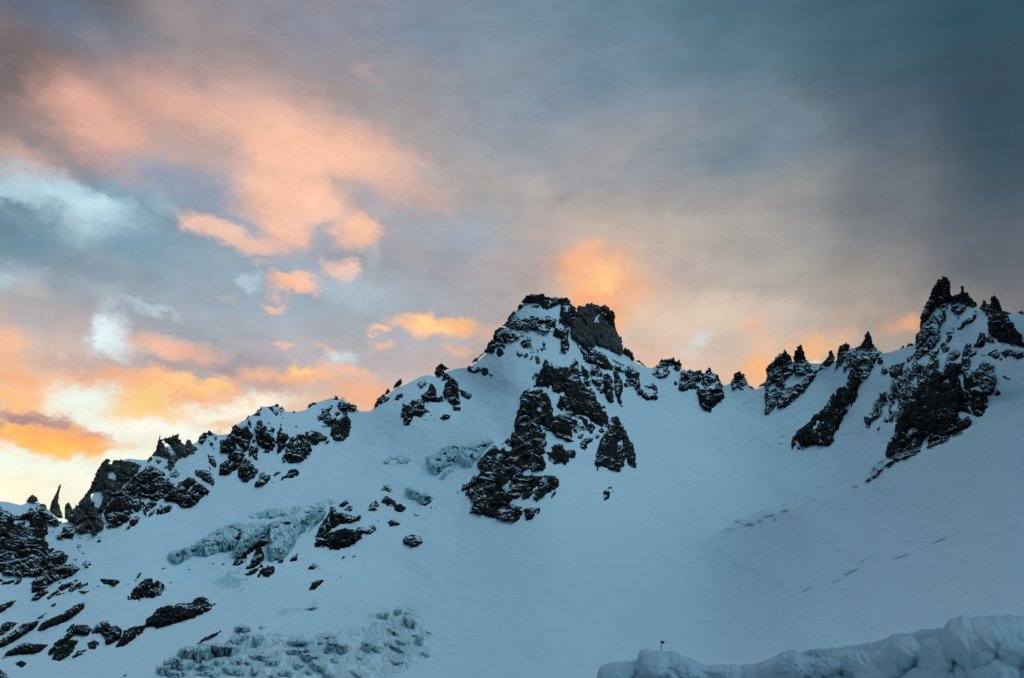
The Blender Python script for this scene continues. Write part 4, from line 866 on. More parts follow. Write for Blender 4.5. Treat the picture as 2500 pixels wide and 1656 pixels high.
thing('rock_outcrop', 'oval brown rock hanging alone in the steep snow above the drop shaped rock', 'rock outcrop', [
 ('p', 'L2', '2115,365 2150,385 2190,390 2235,480 2225,532 2170,500 2140,460;2115,510 2170,560 2150,582', '', 'rock', dict(gap=0))])
thing('rock_outcrop', 'drop shaped dark rock at the lower end of the steep snow gully', 'rock outcrop', [
 ('p', 'L2', '1945,640 1990,600 2080,590 2150,605 2190,700 2210,750 2195,792 2130,780 2050,710', '', 'wall', dict(gap=0))])
thing('boulder', 'small rock touching the upper left of the drop shaped rock', 'boulder', [('p', 'L2', '1922,615 1955,573 1975,582 1945,628', '', 'rock', dict(gap=0))])

# ------------------------------------------------------------------ second crest, frame L3
thing('rock_cliff', 'big dark cliff under the snow crest, leftmost and largest of the crest cliffs', 'rock cliff', [
 ('upper_cliff', 'L3', '225,865 230,780 280,680 370,580 392,530 398,480 420,462 445,455 470,490 530,490 620,470 650,520 695,610 680,660 650,720 640,790 580,860 500,830 380,850 300,862', '430,770 480,720 510,790 555,780 550,810 450,800', 'wall', dict(gap=.08, P=70)),
 ('lower_cliff', 'L3', '330,970 380,850 480,820 590,860 540,960 490,1090 380,1150 300,1180 218,1180 230,1040', '330,1050 430,950 400,1040 350,1060;480,900 520,870 520,900', 'wall', dict(gap=.08, ang=35)),
 ('head', 'L3', '620,440 630,400 640,380 670,430 680,505 650,490', '', 'rock', dict(gap=0)),
 ('side_knob', 'L3', '220,690 250,665 275,690 250,750 225,745', '', 'rock', dict(gap=0))])
thing('rock_outcrop', 'dark fan shaped crag directly right of the lower leftmost crest cliff', 'rock outcrop', [
 ('p', 'L3', '470,1190 490,1100 540,1020 570,960 660,960 670,1020 700,1060 770,1120 770,1150 700,1210 600,1275 570,1270 500,1230', '530,1035 580,995 640,992 570,1045', 'wall', dict(gap=.08))])
thing('rock_outcrop', 'narrow broken crag in the gully between the first two crest cliffs', 'rock outcrop', [
 ('p', 'L3', '650,850 660,770 700,790 760,765 765,880 750,970 720,960 690,880 640,920 630,880;680,720 700,670 735,680 710,720', '', 'rock', dict(gap=.15))])
thing('rock_outcrop', 'second crest cliff, dark oval with a crooked crown of small rocks', 'rock outcrop', [
 ('p', 'L3', '745,570 725,520 740,470 780,405 820,410 830,470 890,490 890,540 950,540 1000,620 1010,760 980,820 920,860 850,850 950,812 830,790 770,730 740,640', '790,630 820,620 820,660', 'wall', dict(gap=.12))])
thing('rock_outcrop', 'small dark crag between the second and third crest cliffs', 'rock outcrop', [('p', 'L3', '962,500 1010,510 1000,580 960,550', '', 'rock', dict(gap=.1))])
thing('rock_outcrop', 'third crest cliff, pointed at the top and ragged at the foot', 'rock outcrop', [
 ('p', 'L3', '1030,730 1040,640 1065,560 1080,500 1110,492 1130,560 1180,590 1220,640 1160,700 1180,760 1110,820 1080,880 1040,880 1080,790 1040,780', '', 'wall', dict(gap=.1))])
thing('rock_outcrop', 'large rounded dark cliff with a snow cap, below the middle of the snow crest', 'rock outcrop', [
 ('p', 'L3', '1125,965 1170,860 1190,740 1250,660 1290,620 1430,605 1500,650 1535,730 1530,860 1490,930 1400,990 1250,1010 1160,1008', '1270,715 1350,670 1350,690 1290,742', 'wall', dict(gap=.1, P=70))])
thing('rock_outcrop', 'ragged crag pointing right between the snow capped cliff and the big hanging knob', 'rock outcrop', [
 ('p', 'L3', '1460,560 1510,580 1550,540 1620,550 1680,600 1780,640 1750,680 1680,690 1600,745 1560,740 1530,690 1490,630', '', 'wall', dict(gap=.15))])
thing('boulder', 'small stone right below the crag that points right', 'boulder', [('p', 'L3', '1740,745 1755,700 1800,685 1805,700 1785,722', '', 'rock', dict(gap=0))])
thing('rock_outcrop', 'big hanging dark knob with a snow roof under the rounded crest hump', 'rock outcrop', [
 ('knob', 'L3', '1825,600 1832,510 1860,400 1900,375 1970,370 2050,320 2090,400 2110,500 2070,620 2010,680 1930,692 1860,670', '', 'wall', dict(gap=.04, P=70)),
 ('left_arm', 'L3', '1835,490 1760,480 1710,512 1680,480 1730,450 1750,370 1640,400 1628,330 1680,290 1700,220 1780,210 1840,165 1845,215 1790,280 1830,320 1900,370 1860,420', '', 'snowy', dict(gap=.15)),
 ('crown', 'L3', '1905,175 1950,130 2070,130 2130,165 2175,175 2225,262 2180,262 2130,282 2030,230 2060,310 1990,270 1940,220;1870,290 1920,270 1960,300 1900,340', '', 'rock', dict(gap=.08))])
thing('rock_ridge', 'dark rock lip on the left shoulder of the rounded crest hump', 'rock ridge', [
 ('p', 'L3', '1475,228 1490,190 1510,158 1560,135 1590,130 1615,155 1560,172 1510,212', '', 'rock', dict(gap=0))])
thing('rock_ridge', 'square little tooth on top of the rounded crest hump', 'rock ridge', [
 ('p', 'L3', '1873,66 1880,35 1900,48 1915,38 1927,72;1870,85 1905,78 1925,92 1900,106;1797,80 1812,60 1832,62', '', 'rock', dict(gap=0))])
thing('rock_ridge', 'low dark stones on the right shoulder of the rounded crest hump', 'rock ridge', [
 ('p', 'L3', '1960,62 1975,55 2030,82 2028,95 1990,80', '', 'rock', dict(gap=0))])
thing('rock_pinnacle', 'tiny upright pinnacle on the left snow crest with a sloping slab beneath', 'pinnacle', [
 ('p', 'L3', '690,322 740,290 800,262 808,330;720,285 760,245 795,225 803,195 811,170 820,195 830,235 780,262', '', 'rock', dict(gap=0, rough=.7))])
thing('rock_ridge', 'small dark lip on the skyline where the crest cliffs begin', 'rock ridge', [('p', 'L3', '590,392 610,345 645,315 650,330 625,375', '', 'rock', dict(gap=0))])
thing('rock_outcrop', 'ragged rock hanging under the small peak of the left snow crest', 'rock outcrop', [
 ('p', 'L3', '925,220 980,210 1060,270 1060,310 1030,332 980,270;1085,300 1105,300 1105,330', '', 'rock', dict(gap=.1))])
thing('rock_ridge', 'curved dark cap on the small peak of the left snow crest', 'rock ridge', [('p', 'L3', '1010,182 1030,160 1055,152 1085,198 1050,188', '', 'rock', dict(gap=0))])
thing('rock_pinnacle', 'star shaped little pinnacle right of the curved cap on the left snow crest', 'pinnacle', [
 ('p', 'L3', '1065,245 1100,205 1117,168 1128,205 1130,225 1155,242 1130,275 1100,278', '', 'rock', dict(gap=0, rough=.8))])
thing('rock_ridge', 'flat dark rock on the low point of the left snow crest', 'rock ridge', [('p', 'L3', '1252,285 1285,255 1312,250 1300,282', '', 'rock', dict(gap=0))])
for pl in ('1085,462 1100,438 1115,470 1095,472', '1303,495 1320,470 1333,485 1318,502', '1112,370 1122,350 1137,352 1125,372', '905,410 930,430 945,445 925,455'):
    thing('stone', 'tiny dark stone on the smooth snow below the left snow crest', 'stone', [('p', 'L3', pl, '', 'rock', dict(gap=0))], 'tiny stones below the left snow crest')
thing('rock_outcrop', 'jagged island crag on snow below the fan shaped crag', 'rock outcrop', [
 ('p', 'L3', '725,1350 770,1260 800,1180 850,1140 880,1180 950,1190 940,1250 880,1300 830,1330 760,1352', '', 'wall', dict(gap=.1, ang=35))])
thing('rock_outcrop', 'small curved rock between the jagged island crag and the fish shaped rock', 'rock outcrop', [('p', 'L3', '988,1205 1020,1150 1080,1122 1095,1150 1050,1178', '', 'rock', dict(gap=0))])
thing('rock_outcrop', 'fish shaped dark rock with a tail, alone below the snow capped cliff', 'rock outcrop', [
 ('p', 'L3', '1085,1262 1110,1225 1190,1190 1210,1140 1270,1108 1350,1120 1357,1160 1310,1200 1260,1225 1200,1210 1150,1232 1120,1262', '', 'slab', dict(gap=0))])

# ------------------------------------------------------------------ crest left of the summit, frame C
thing('rock_outcrop', 'dark rock at the lower left end of the crest with the leaning finger', 'rock outcrop', [
 ('p', 'C', '30,755 40,715 55,690 90,668 130,685 115,710 60,727 45,745', '', 'rock', dict(gap=0))])
thing('rock_pinnacle', 'small pointed pinnacle left of the leaning finger on the crest', 'pinnacle', [('p', 'C', '95,667 108,640 118,622 128,638 137,648 120,662', '', 'rock', dict(gap=0, rough=.6))])
thing('rock_spire', 'leaning finger of rock on the crest right of the rounded hump', 'spire', [('p', 'C', '148,634 160,605 172,590 185,576 200,568 205,590 200,607 170,622', '', 'rock', dict(gap=0, rough=.6))])
thing('rock_outcrop', 'small ragged rock in the snow under the leaning finger', 'rock outcrop', [('p', 'C', '160,695 180,665 205,660 212,677 180,702', '', 'rock', dict(gap=.1))])
thing('rock_outcrop', 'speckled crag group in three steps left of the tall tombstone crag', 'rock outcrop', [
 ('upper_step', 'C', '300,600 320,580 350,570 362,595 350,610 320,630', '', 'snowy', dict(gap=.25)),
 ('middle_step', 'C', '325,670 370,640 380,600 388,598 410,640 420,680 455,680 457,705 400,712 345,700', '', 'wall', dict(gap=.08)),
 ('lower_step', 'C', '200,770 215,710 235,740 270,700 340,695 347,750 370,770 330,780 320,800 280,790 270,820 240,852 215,855 225,820 200,800', '', 'rock', dict(gap=.15))])
thing('rock_outcrop', 'tall tombstone crag with a pointed head on the crest left of the summit', 'rock outcrop', [
 ('head', 'C', '405,542 415,510 425,490 433,472 445,474 458,482 475,495 495,503 465,520 500,550 552,590 548,610 500,570 450,580 450,552 430,562', '', 'rock', dict(gap=.08)),
 ('body', 'C', '470,600 490,570 520,580 548,610 552,650 562,720 520,728 470,690 462,640', '', 'wall', dict(gap=.03, P=80)),
 ('foot', 'C', '520,735 570,745 562,765 525,762', '', 'rock', dict(gap=0))])
thing('rock_outcrop', 'speckled crag falling right from the tombstone crag', 'rock outcrop', [('p', 'C', '558,628 600,650 637,670 615,695 575,672', '', 'rock', dict(gap=.2))])
thing('rock_outcrop', 'lone oval rock on the wide snow below the tombstone crag', 'rock outcrop', [('p', 'C', '443,812 465,785 502,790 497,812 460,823', '', 'rock', dict(gap=0))])
for pl in ('345,790 352,796 344,800', '378,790 390,788 386,796', '395,822 410,816 412,822', '340,820 362,818 358,824', '705,712 722,713 720,717', '728,712 740,710 738,716'):
    thing('stone', 'tiny dark stone on the wide snow field around the lone oval rock', 'stone', [('p', 'C', pl, '', 'rock', dict(gap=0, rough=.3))], 'tiny stones on the wide snow field below the tombstone crag')

# ------------------------------------------------------------------ rocks low in the middle
for pl, lb in (('90,1252 95,1225 115,1216 138,1235 140,1263 115,1262', 'dome shaped boulder highest of the scattered rocks left of the buttress foot'),
               ('80,1305 110,1290 160,1320 170,1352 120,1350 85,1328', 'lumpy rock directly below the dome shaped boulder'),
               ('160,1355 200,1340 230,1365 205,1390 165,1377', 'lumpy rock touching the right end of the one below the dome boulder'),
               ('-10,1372 10,1345 40,1318 62,1340 50,1370 10,1382', 'rock below and left of the dome shaped boulder'),
               ('115,1450 150,1435 198,1455 180,1470 130,1472', 'flat ragged rock halfway between dome boulder and the lowest round rock'),
               ('273,1395 320,1410 288,1412', 'thin dark sliver right of the scattered rocks')):
    thing('boulder', lb, 'boulder', [('p', 'C', pl, '', 'rock', dict(gap=.05))], 'scattered rocks left of the buttress foot')
thing('boulder', 'round rock with snow on it, lowest of the scattered rocks left of the buttress', 'boulder', [
 ('p', 'F', '1995,70 2010,45 2040,25 2080,15 2140,35 2155,75 2120,105 2070,118 2030,95', '', 'rock', dict(gap=.15))])
for pl in ('70,1250 85,1244 88,1252', '375,1358 390,1353 388,1364', '413,1360 422,1358 420,1365', '372,1392 390,1393 388,1399', '55,1438 63,1436 62,1446'):
    thing('stone', 'tiny dark stone among the scattered rocks left of the buttress foot', 'stone', [('p', 'C', pl, '', 'rock', dict(gap=0, rough=.3))], 'tiny stones among the scattered rocks left of the buttress foot')
thing('rock_outcrop', 'large black crag with snow shelves at the right end of the big ice cliff', 'rock outcrop', [
 ('upper_tier', 'B', '1190,1160 1220,1090 1270,1020 1300,950 1330,980 1390,990 1450,1015 1490,1015 1488,1050 1400,1062 1350,1072 1290,1110 1240,1150', '', 'wall', dict(gap=.08, ang=25)),
 ('lower_tier', 'B', '1183,1228 1190,1165 1250,1145 1330,1115 1400,1105 1440,1110 1500,1130 1502,1170 1420,1220 1350,1245 1280,1240 1240,1212', '', 'slab', dict(gap=.08)),
 ('right_arm', 'B', '1465,1120 1480,1095 1540,1100 1580,1078 1606,1105 1570,1137 1500,1135', '', 'rock', dict(gap=.05))])
for pl, lb in (('1385,972 1420,946 1448,960 1430,982', 'small rock just above the upper tier of the large black shelved crag'),
               ('1348,948 1375,922 1400,910 1414,930 1380,952', 'topmost small rock over the large black shelved crag'),
               ('1552,975 1580,925 1600,910 1620,940 1600,978', 'broken rock right of the large black shelved crag'),
               ('1010,1328 1030,1295 1062,1278 1057,1320', 'small black rock right of the ice cliff lower tongue'),
               ('922,1340 950,1310 968,1315 960,1340', 'black rock at the bottom tip of the ice cliff tongue'),
               ('1133,1385 1150,1355 1175,1343 1202,1362 1170,1382', 'feathery split rock on open snow below the large black shelved crag'),
               ('1143,1528 1160,1480 1200,1462 1242,1460 1215,1487 1180,1517', 'oval dark rock slanting in the open snow above the serac field'),
               ('1362,1312 1378,1293 1393,1292 1380,1308', 'tiny slanting stone left of a pair on open snow'),
               ('1435,1305 1450,1288 1462,1288 1450,1300', 'tiny slanting stone right of a pair on open snow')):
    thing('boulder', lb, 'boulder', [('p', 'B', pl, '', 'slab', dict(gap=0, ang=30))])
UI = 'black rocks breaking out under the big ice cliff'
for pl, lb in (('612,1355 640,1310 712,1278 704,1330 650,1357', 'black spiky rock under the overhang of the big ice cliff, leftmost of the four'),
               ('690,1385 740,1340 780,1240 805,1225 825,1265 832,1320 770,1370 720,1378', 'largest black rock band right under the ice cliff overhang'),
               ('700,1420 760,1380 802,1373 775,1405 730,1425', 'thin black slab below the largest rock band under the ice cliff'),
               ('778,1452 805,1395 860,1362 903,1362 903,1400 865,1437 835,1435 820,1410', 'lowest black rock with a snow cleft under the ice cliff'),
               ('798,1372 820,1335 840,1335 820,1372', 'small black wedge between the rock band and the lowest rock')):
    thing('rock_outcrop', lb, 'rock outcrop', [('p', 'B', pl, '', 'slab', dict(gap=.2, ang=38))], UI)
for pl in ('120,1385 140,1368 163,1370 140,1380', '305,1386 318,1380 325,1388', '470,1352 480,1336 488,1340', '535,1352 560,1325 572,1348 552,1352', '880,785 890,778 893,786', '1325,1452 1332,1446 1333,1451', '1345,1443 1360,1432 1370,1434', '1270,1560 1275,1556 1277,1561', '1105,1343 1112,1340 1112,1346', '1180,1390 1195,1383 1190,1392', '1205,1378 1222,1373 1222,1378', '1615,1048 1622,1040 1622,1052', '1630,840 1645,830 1645,842'):
    thing('stone', 'tiny dark stone on the snow around the big ice cliff and below it', 'stone', [('p', 'B', pl, '', 'rock', dict(gap=0, rough=.3))], 'tiny stones around the big ice cliff')

# ------------------------------------------------------------------ rocks low at the left, frame A
LL = 'slanting rock slabs in the snow at the lower left'
thing('rock_outcrop', 'pyramid of slanting dark rocks on snow left of the big ice cliff', 'rock outcrop', [
 ('left_half', 'A', '885,1022 920,960 960,925 1000,890 1050,880 1055,930 1010,990 965,1025;925,905 945,870 968,832 972,850 940,895', '', 'slab', dict(gap=.12, ang=40)),
 ('right_half', 'A', '1000,1012 1040,940 1080,900 1125,925 1132,945 1110,985 1050,1015', '', 'slab', dict(gap=.12, ang=40))])
thing('dark_rock', 'largest black whaleback slab with a snowy head, lower left', 'rock', [
 ('p', 'A', '1000,1217 1015,1165 1060,1125 1100,1090 1160,1070 1200,1072 1250,1055 1325,1052 1350,1020 1385,1008 1440,1025 1452,1060 1487,1055 1430,1107 1400,1120 1300,1160 1200,1190 1080,1225 1060,1200', '1365,1028 1402,1045 1380,1052', 'slab', dict(gap=.0, ang=20, P=80))], LL)
for pl, lb, g in (('803,1353 830,1300 858,1245 930,1215 1005,1208 980,1252 900,1310 850,1342', 'ragged slab joined to the left tip of the whaleback slab', .1),
               ('635,1262 650,1215 700,1185 742,1178 760,1220 800,1210 838,1240 830,1290 780,1320 730,1337 720,1280 690,1250', 'two humped jagged rock between the whaleback slab and the long curved slab', .15),
               ('330,1400 380,1330 450,1280 520,1210 600,1200 640,1230 600,1272 520,1260 460,1310 400,1350 350,1412', 'long thin slab curving over the round lower slab', .1),
               ('360,1440 390,1360 470,1303 538,1310 510,1360 480,1410 410,1447', 'round black slab under the long curving thin slab', .03),
               ('603,1332 650,1303 682,1330 650,1367 615,1362', 'small stubby rock right of the round lower slab', 0),
               ('500,1427 540,1380 598,1372 560,1407', 'small slanting rock below the stubby rock', 0),
               ('258,1240 290,1190 360,1155 430,1130 500,1078 580,1045 575,1090 500,1150 420,1190 320,1225', 'long lens shaped slab slanting above the long curved slab', .05),
               ('248,1165 280,1140 322,1117 290,1150', 'short thin splinter left above the lens shaped slab', 0),
               ('335,1082 365,1062 398,1048 370,1070', 'tiny thin splinter above the lens shaped slab', 0),
               ('15,1435 60,1380 170,1322 250,1338 328,1340 270,1390 180,1402 100,1402', 'smooth lens shaped black slab near the lower left corner', 0),
               ('-30,1360 0,1310 100,1240 160,1200 265,1172 250,1210 200,1250 100,1310 40,1342', 'long diagonal slab from the left edge, lower of the two stacked strips', .12),
               ('-30,1290 0,1240 20,1200 60,1185 118,1190 60,1240 20,1270', 'dark slab touching the left edge above the stacked strips', .1),
               ('-30,1120 0,1070 60,1050 107,1033 60,1082 0,1115', 'small black slab at the left edge, highest of the edge slabs', 0),
               ('108,1470 150,1448 183,1468 150,1494', 'small knotted rock alone near the lower left corner', 0),
               ('-40,1600 0,1505 40,1540 85,1570 40,1620', 'black rock in the very lower left corner', 0),
               ('820,1568 850,1548 885,1533 860,1562', 'tiny sliver at the bottom edge right of the round slab', 0),
               ('1358,1333 1400,1300 1440,1278 1522,1243 1490,1272 1400,1312', 'thin straight black slab just above the serac field', 0),
               ('455,1245 480,1215 515,1192 500,1220 470,1247', 'small splinter left above the two humped rock', 0)):
    thing('dark_rock', lb, 'rock', [('p', 'A', pl, '', 'slab', dict(gap=g, ang=38, rough=2.0))], LL)
for pl in ('665,935 682,932 680,942', '645,948 652,945 650,953', '872,920 888,915 884,922', '1140,960 1146,955 1145,965', '555,1290 565,1280 575,1285', '1165,905 1185,905 1180,915'):
    thing('stone', 'tiny dark stone on the snow between the lower left slabs', 'stone', [('p', 'A', pl, '', 'rock', dict(gap=0, rough=.3))], 'tiny stones between the lower left slabs')

# ------------------------------------------------------------------ hanging ice
thing('ice_cliff', 'biggest hanging ice cliff, a long blue band with a dirty overhang', 'ice cliff', [
 ('left_ice', 'L4', '40,830 110,760 260,720 420,640 560,560 700,470 850,410 1000,380 1050,440 1000,560 960,700 880,770 740,790 560,830 330,850 280,890 160,940 100,890', '', 'ice', dict(gap=.34, cap=30)),
 ('dirty_snout', 'L4', '35,840 70,790 140,790 200,830 300,850 300,890 160,940 90,890', '', 'dirty', dict(gap=0)),
 ('middle_ice', 'L4', '880,780 960,600 960,440 1100,400 1300,390 1340,480 1330,620 1250,640 1130,700 1060,760 960,840 900,870 850,840', '', 'ice', dict(gap=.22, cap=34)),
 ('overhang', 'L4', '1050,760 1130,700 1230,630 1330,640 1290,690 1180,720 1140,760 1060,800 960,860 930,830', '', 'slab', dict(gap=0, kind='rock')),
 ('right_ice', 'L4', '1330,400 1480,360 1640,330 1800,300 1950,220 2050,180 2090,220 1990,300 1890,400 1830,500 1750,580 1680,650 1640,740 1560,840 1500,900 1440,880 1380,910 1330,880 1310,760 1330,640', '', 'ice', dict(gap=.32, cap=34)),
 ('lower_lip', 'L4', '1450,890 1500,780 1600,700 1690,640 1640,740 1560,850 1520,900', '', 'dirty', dict(gap=0)),
 ('side_slot', 'L4', '1820,555 1880,430 1960,320 2085,225 2060,330 1960,440 1860,530', '', 'dirty', dict(gap=0))])
thing('icefall', 'pale broken ice scattered along the top edge of the biggest hanging ice cliff', 'icefall', [
 ('p', 'L4', '1010,330 1180,270 1330,220 1500,200 1700,190 1850,180 2050,110 2230,60 2240,150 2080,190 1950,240 1800,310 1600,340 1350,360 1150,370', '', 'pale', dict(gap=.55, cap=6))])
thing('ice_cliff', 'smaller hanging ice cliff with a dark slot, left of the lower buttress', 'ice cliff', [
 ('upper_ice', 'C', '350,1050 420,1020 480,970 520,965 600,975 690,945 760,930 790,960 735,990 700,1040 650,1110 600,1120 555,1090 480,1120 440,1170 380,1160 370,1110', '', 'ice', dict(gap=.18)),
 ('dark_slot', 'C', '425,1187 460,1150 500,1120 550,1088 545,1115 510,1150 465,1200', '', 'dirty', dict(gap=0))])
thing('icefall', 'pale rippled ice patch far left of the smaller hanging ice cliff', 'icefall', [('p', 'C', '35,1072 100,1062 130,1040 200,1035 270,1060 250,1095 180,1105 110,1100', '', 'pale', dict(gap=.45))])
thing('ice_cliff', 'little ice bulge with a black lip under the smaller hanging ice cliff', 'ice cliff', [
 ('bulge', 'C', '215,1240 260,1225 300,1245 350,1270 410,1295 390,1320 350,1345 300,1330 250,1310 235,1280', '', 'ice', dict(gap=.15)),
 ('lip', 'C', '320,1340 345,1335 390,1310 385,1325 350,1350', '', 'slab', dict(gap=0, kind='rock'))])
thing('ice_debris', 'pale field of fallen ice fragments on the snow below the big ice cliff', 'ice debris', [
 ('p', 'L4', '600,1180 700,1080 830,980 1000,960 1060,1060 1080,1200 1000,1280 860,1260 720,1230', '', 'pale', dict(gap=.85, facet=.35, cap=3))])

# crevasses across the smooth right slope
CR = [('G', '780,308 820,298 870,303 830,312', 'low pale crevasse lip at the lower left end of the right ice steps'),
      ('G', '830,265 880,248 940,248 960,270 950,290 900,290', 'striped ice step, left of the pair on the right slope'),
      ('G', '920,235 980,210 1040,195 1060,220 1050,242 990,250 960,240', 'striped ice step, right of the pair on the right slope'),
      ('G', '960,262 985,245 1005,262 1000,278 975,278', 'dark notched ice block wedged between the two striped ice steps'),
      ('G', '1085,215 1110,192 1135,205 1115,222', 'square ice block above right of the striped ice steps'),
      ('G', '1060,190 1085,185 1085,208 1065,205', 'small ice block left of the square ice block'),
      ('G', '1042,262 1055,238 1065,258 1052,266', 'tiny upright ice block right under the striped ice steps'),
      ('G', '1205,158 1235,142 1262,132 1270,158 1240,152', 'broken ice crumbs halfway between striped steps and the low dark rib'),
      ('G', '1440,80 1475,64 1500,80 1485,95 1460,88', 'arrow shaped crevasse just left of the low dark rib tip'),
      ('G', '1385,98 1400,92 1412,94 1400,100', 'faint small crevasse lip left of the arrow shaped crevasse')]
for f, pl, lb in CR:
    thing('ice_step', lb, 'ice step', [('p', f, pl, '', 'ice' if 'faint' not in lb else 'pale', dict(gap=0, cap=5, rough=1.2))], 'ice steps on the right slope')
CL = [('1180,648 1230,626 1330,592 1420,556 1500,520 1500,523 1420,560 1330,596 1230,630', 'long hairline crevasse joining the lower left slits of the row'),
      ('1480,492 1580,447 1700,404 1700,407 1580,451 1480,496', 'long hairline crevasse running along the upper slits of the row'),
      ('1658,478 1700,450 1740,436 1782,426 1745,448 1700,462', 'long grey crevasse slit, lower of the two darkest on the right slope'),
      ('1862,390 1900,370 1940,352 1985,343 1945,362 1900,380', 'long grey crevasse slit, highest and farthest right'),
      ('1798,412 1820,405 1840,402 1815,414', 'short crevasse slit between the two darkest long slits'),
      ('1405,552 1440,530 1480,512 1520,503 1480,525 1440,545', 'long crevasse slit in the middle of the right slope'),
      ('1485,487 1530,465 1578,445 1540,468 1500,485', 'thin crevasse slit above the long middle one'),
      ('1338,595 1380,575 1425,558 1390,580', 'thin crevasse slit below left of the long middle one'),
      ('1183,645 1215,622 1262,604 1230,628 1200,640', 'crooked crevasse slit at the lower left end of the row'),
      ('1115,668 1150,655 1185,645 1150,662', 'faintest crevasse slit at the far lower left end of the row'),
      ('1425,525 1445,516 1465,512 1445,522', 'short crevasse slit just over the long middle one'),
      ('1638,428 1680,412 1722,402 1680,418', 'faint crevasse slit above the lower of the two darkest')]
for pl, lb in CL:
    thing('crevasse', lb, 'crevasse', [('p', 'G', pl, '', 'slot', dict(gap=0, rough=.5, cap=3, facet=.5, step=1.2))], 'crevasse slits on the right slope')
for fr, pl, lb in (('E', '118,1130 150,1112 200,1102 250,1103 275,1120 250,1110 200,1108 150,1120', 'thin curved bergschrund line under the snow bowl left of the tall right peak'),
                   ('D', '1165,1225 1200,1215 1235,1207 1225,1222 1190,1232;1165,1265 1190,1255 1222,1262 1205,1282 1175,1285', 'small wrinkled ice marks left of the long black diagonal rib'),
                   ('L3', '2080,920 2120,895 2170,880 2130,900', 'thin crevasse mark on the snow right of the big hanging knob'),
                   ('L3', '2210,845 2250,828 2290,830 2250,840', 'thin crevasse mark higher right of the big hanging knob'),
                   ('P2', '1830,1105 1860,1100 1875,1107', 'faint crevasse mark in the middle of the snow bowl')):
    thing('crevasse', lb, 'crevasse', [('p', fr, pl, '', 'slot', dict(gap=0, rough=.4, cap=2, facet=.4, step=1.2))])

# ------------------------------------------------------------------ the serac field at the bottom left
def blob(cx, cy, w, h, rot, seed):
    rg = np.random.RandomState(seed); n = 11; c, s = math.cos(R(rot)), math.sin(R(rot)); o = []
    for i in range(n):
        t = 2 * math.pi * i / n; k = rg.uniform(.72, 1.15)
        x, y = math.cos(t) * w / 2 * k, math.sin(t) * h / 2 * k
        o.append('%.0f,%.0f' % (cx + x * c + y * s, cy - x * s + y * c))
    return ' '.join(o)
SER = [(760,750,110,60,8,'d'),(915,735,60,22,15,'i'),(830,742,70,22,0,'p'),(720,830,190,90,25,'i'),(880,830,70,110,-25,'i'),(680,900,120,110,20,'i'),(560,910,150,110,0,'d'),(460,930,150,130,10,'d'),
 (330,940,140,110,25,'d'),(230,1010,160,110,20,'d'),(160,1060,120,90,20,'d'),(330,1030,150,90,0,'i'),(480,1040,130,100,10,'i'),(590,1000,90,60,0,'i'),(500,1090,170,60,0,'i'),(250,1095,160,70,0,'d'),
 (900,965,160,70,-6,'i'),(1000,1005,110,70,0,'i'),(720,1000,90,70,30,'i'),(700,1070,170,80,-5,'i'),(800,1005,50,40,0,'i'),(860,1080,80,90,-20,'i'),(940,880,80,30,0,'p'),(1070,870,90,50,20,'p'),
 (1200,850,150,80,0,'i'),(1180,920,180,60,3,'i'),(1265,910,60,60,-20,'i'),(1290,970,130,80,-20,'d'),(1350,1040,160,90,-35,'i'),(1280,1080,60,50,0,'i'),(1100,1090,110,60,0,'d'),(1000,1110,80,40,0,'d'),(1200,1030,90,60,0,'i'),
 (1440,880,90,120,-20,'i'),(1450,810,100,40,0,'d'),(1530,900,90,90,-40,'d'),(1360,850,40,40,0,'i'),(1475,990,60,40,-30,'i'),(1530,1030,70,60,-45,'p'),(1600,770,60,30,0,'p'),(1730,880,110,90,-20,'i'),(1800,900,50,60,-20,'i'),
 (1700,840,60,25,0,'p'),(1665,970,50,40,-20,'i'),(1880,865,50,45,-10,'i'),(1810,1000,60,35,-10,'p'),(1870,1060,120,60,-35,'p'),(1650,1095,110,50,-30,'i'),(1780,1060,110,30,-40,'p'),(1960,1000,110,45,-15,'i'),
 (1930,770,110,40,-35,'i'),(1990,850,90,40,-30,'d'),(1950,900,130,45,-25,'d'),(2040,960,130,40,-40,'p'),(2060,860,90,35,-50,'p'),(2130,830,70,90,-15,'i'),(2170,940,80,40,-30,'i'),(2060,700,130,90,-35,'i'),(1960,690,120,50,-30,'p'),(2100,800,60,30,-10,'d'),
 (1960,610,70,60,20,'i'),(2035,620,40,30,0,'i'),(1850,640,100,60,0,'i'),(1780,640,140,40,5,'p'),(1880,590,90,30,5,'p'),(2010,570,80,25,15,'p'),(1700,600,60,25,0,'p'),(1330,545,70,40,30,'p'),(1080,620,110,50,15,'p'),
 (1190,598,100,30,0,'p'),(1290,588,110,26,8,'d'),(1130,658,40,18,0,'p'),(905,670,60,14,15,'p'),(1500,540,110,18,12,'p'),(1580,565,90,14,8,'p'),(1440,715,50,12,5,'p'),(1590,705,50,12,5,'p'),(2190,770,50,25,-20,'d'),(2110,930,40,25,0,'p'),(1580,1100,60,60,-30,'p'),(1430,1095,90,60,-20,'d')]
KINDS = {'d': ('serac', 'dirt streaked grey serac', 'dirty seracs of the bottom serac field'), 'i': ('serac', 'clean blue serac', 'blue seracs of the bottom serac field'),
         'p': ('ice_hump', 'low pale ice hump', 'pale ice humps of the bottom serac field')}
def zone(x, y):
    if y < 660: return 'along the thin upper edge of the serac field' if x < 1700 else 'at the upper right tip of the serac field'
    col = 'left end' if x < 420 else 'left part' if x < 800 else 'middle left' if x < 1150 else 'middle' if x < 1450 else 'middle right' if x < 1800 else 'right fan'
    row = 'upper rows' if y < 860 else 'central rows' if y < 1010 else 'bottom rows'
    return '%s, %s of the serac field' % (row, col)
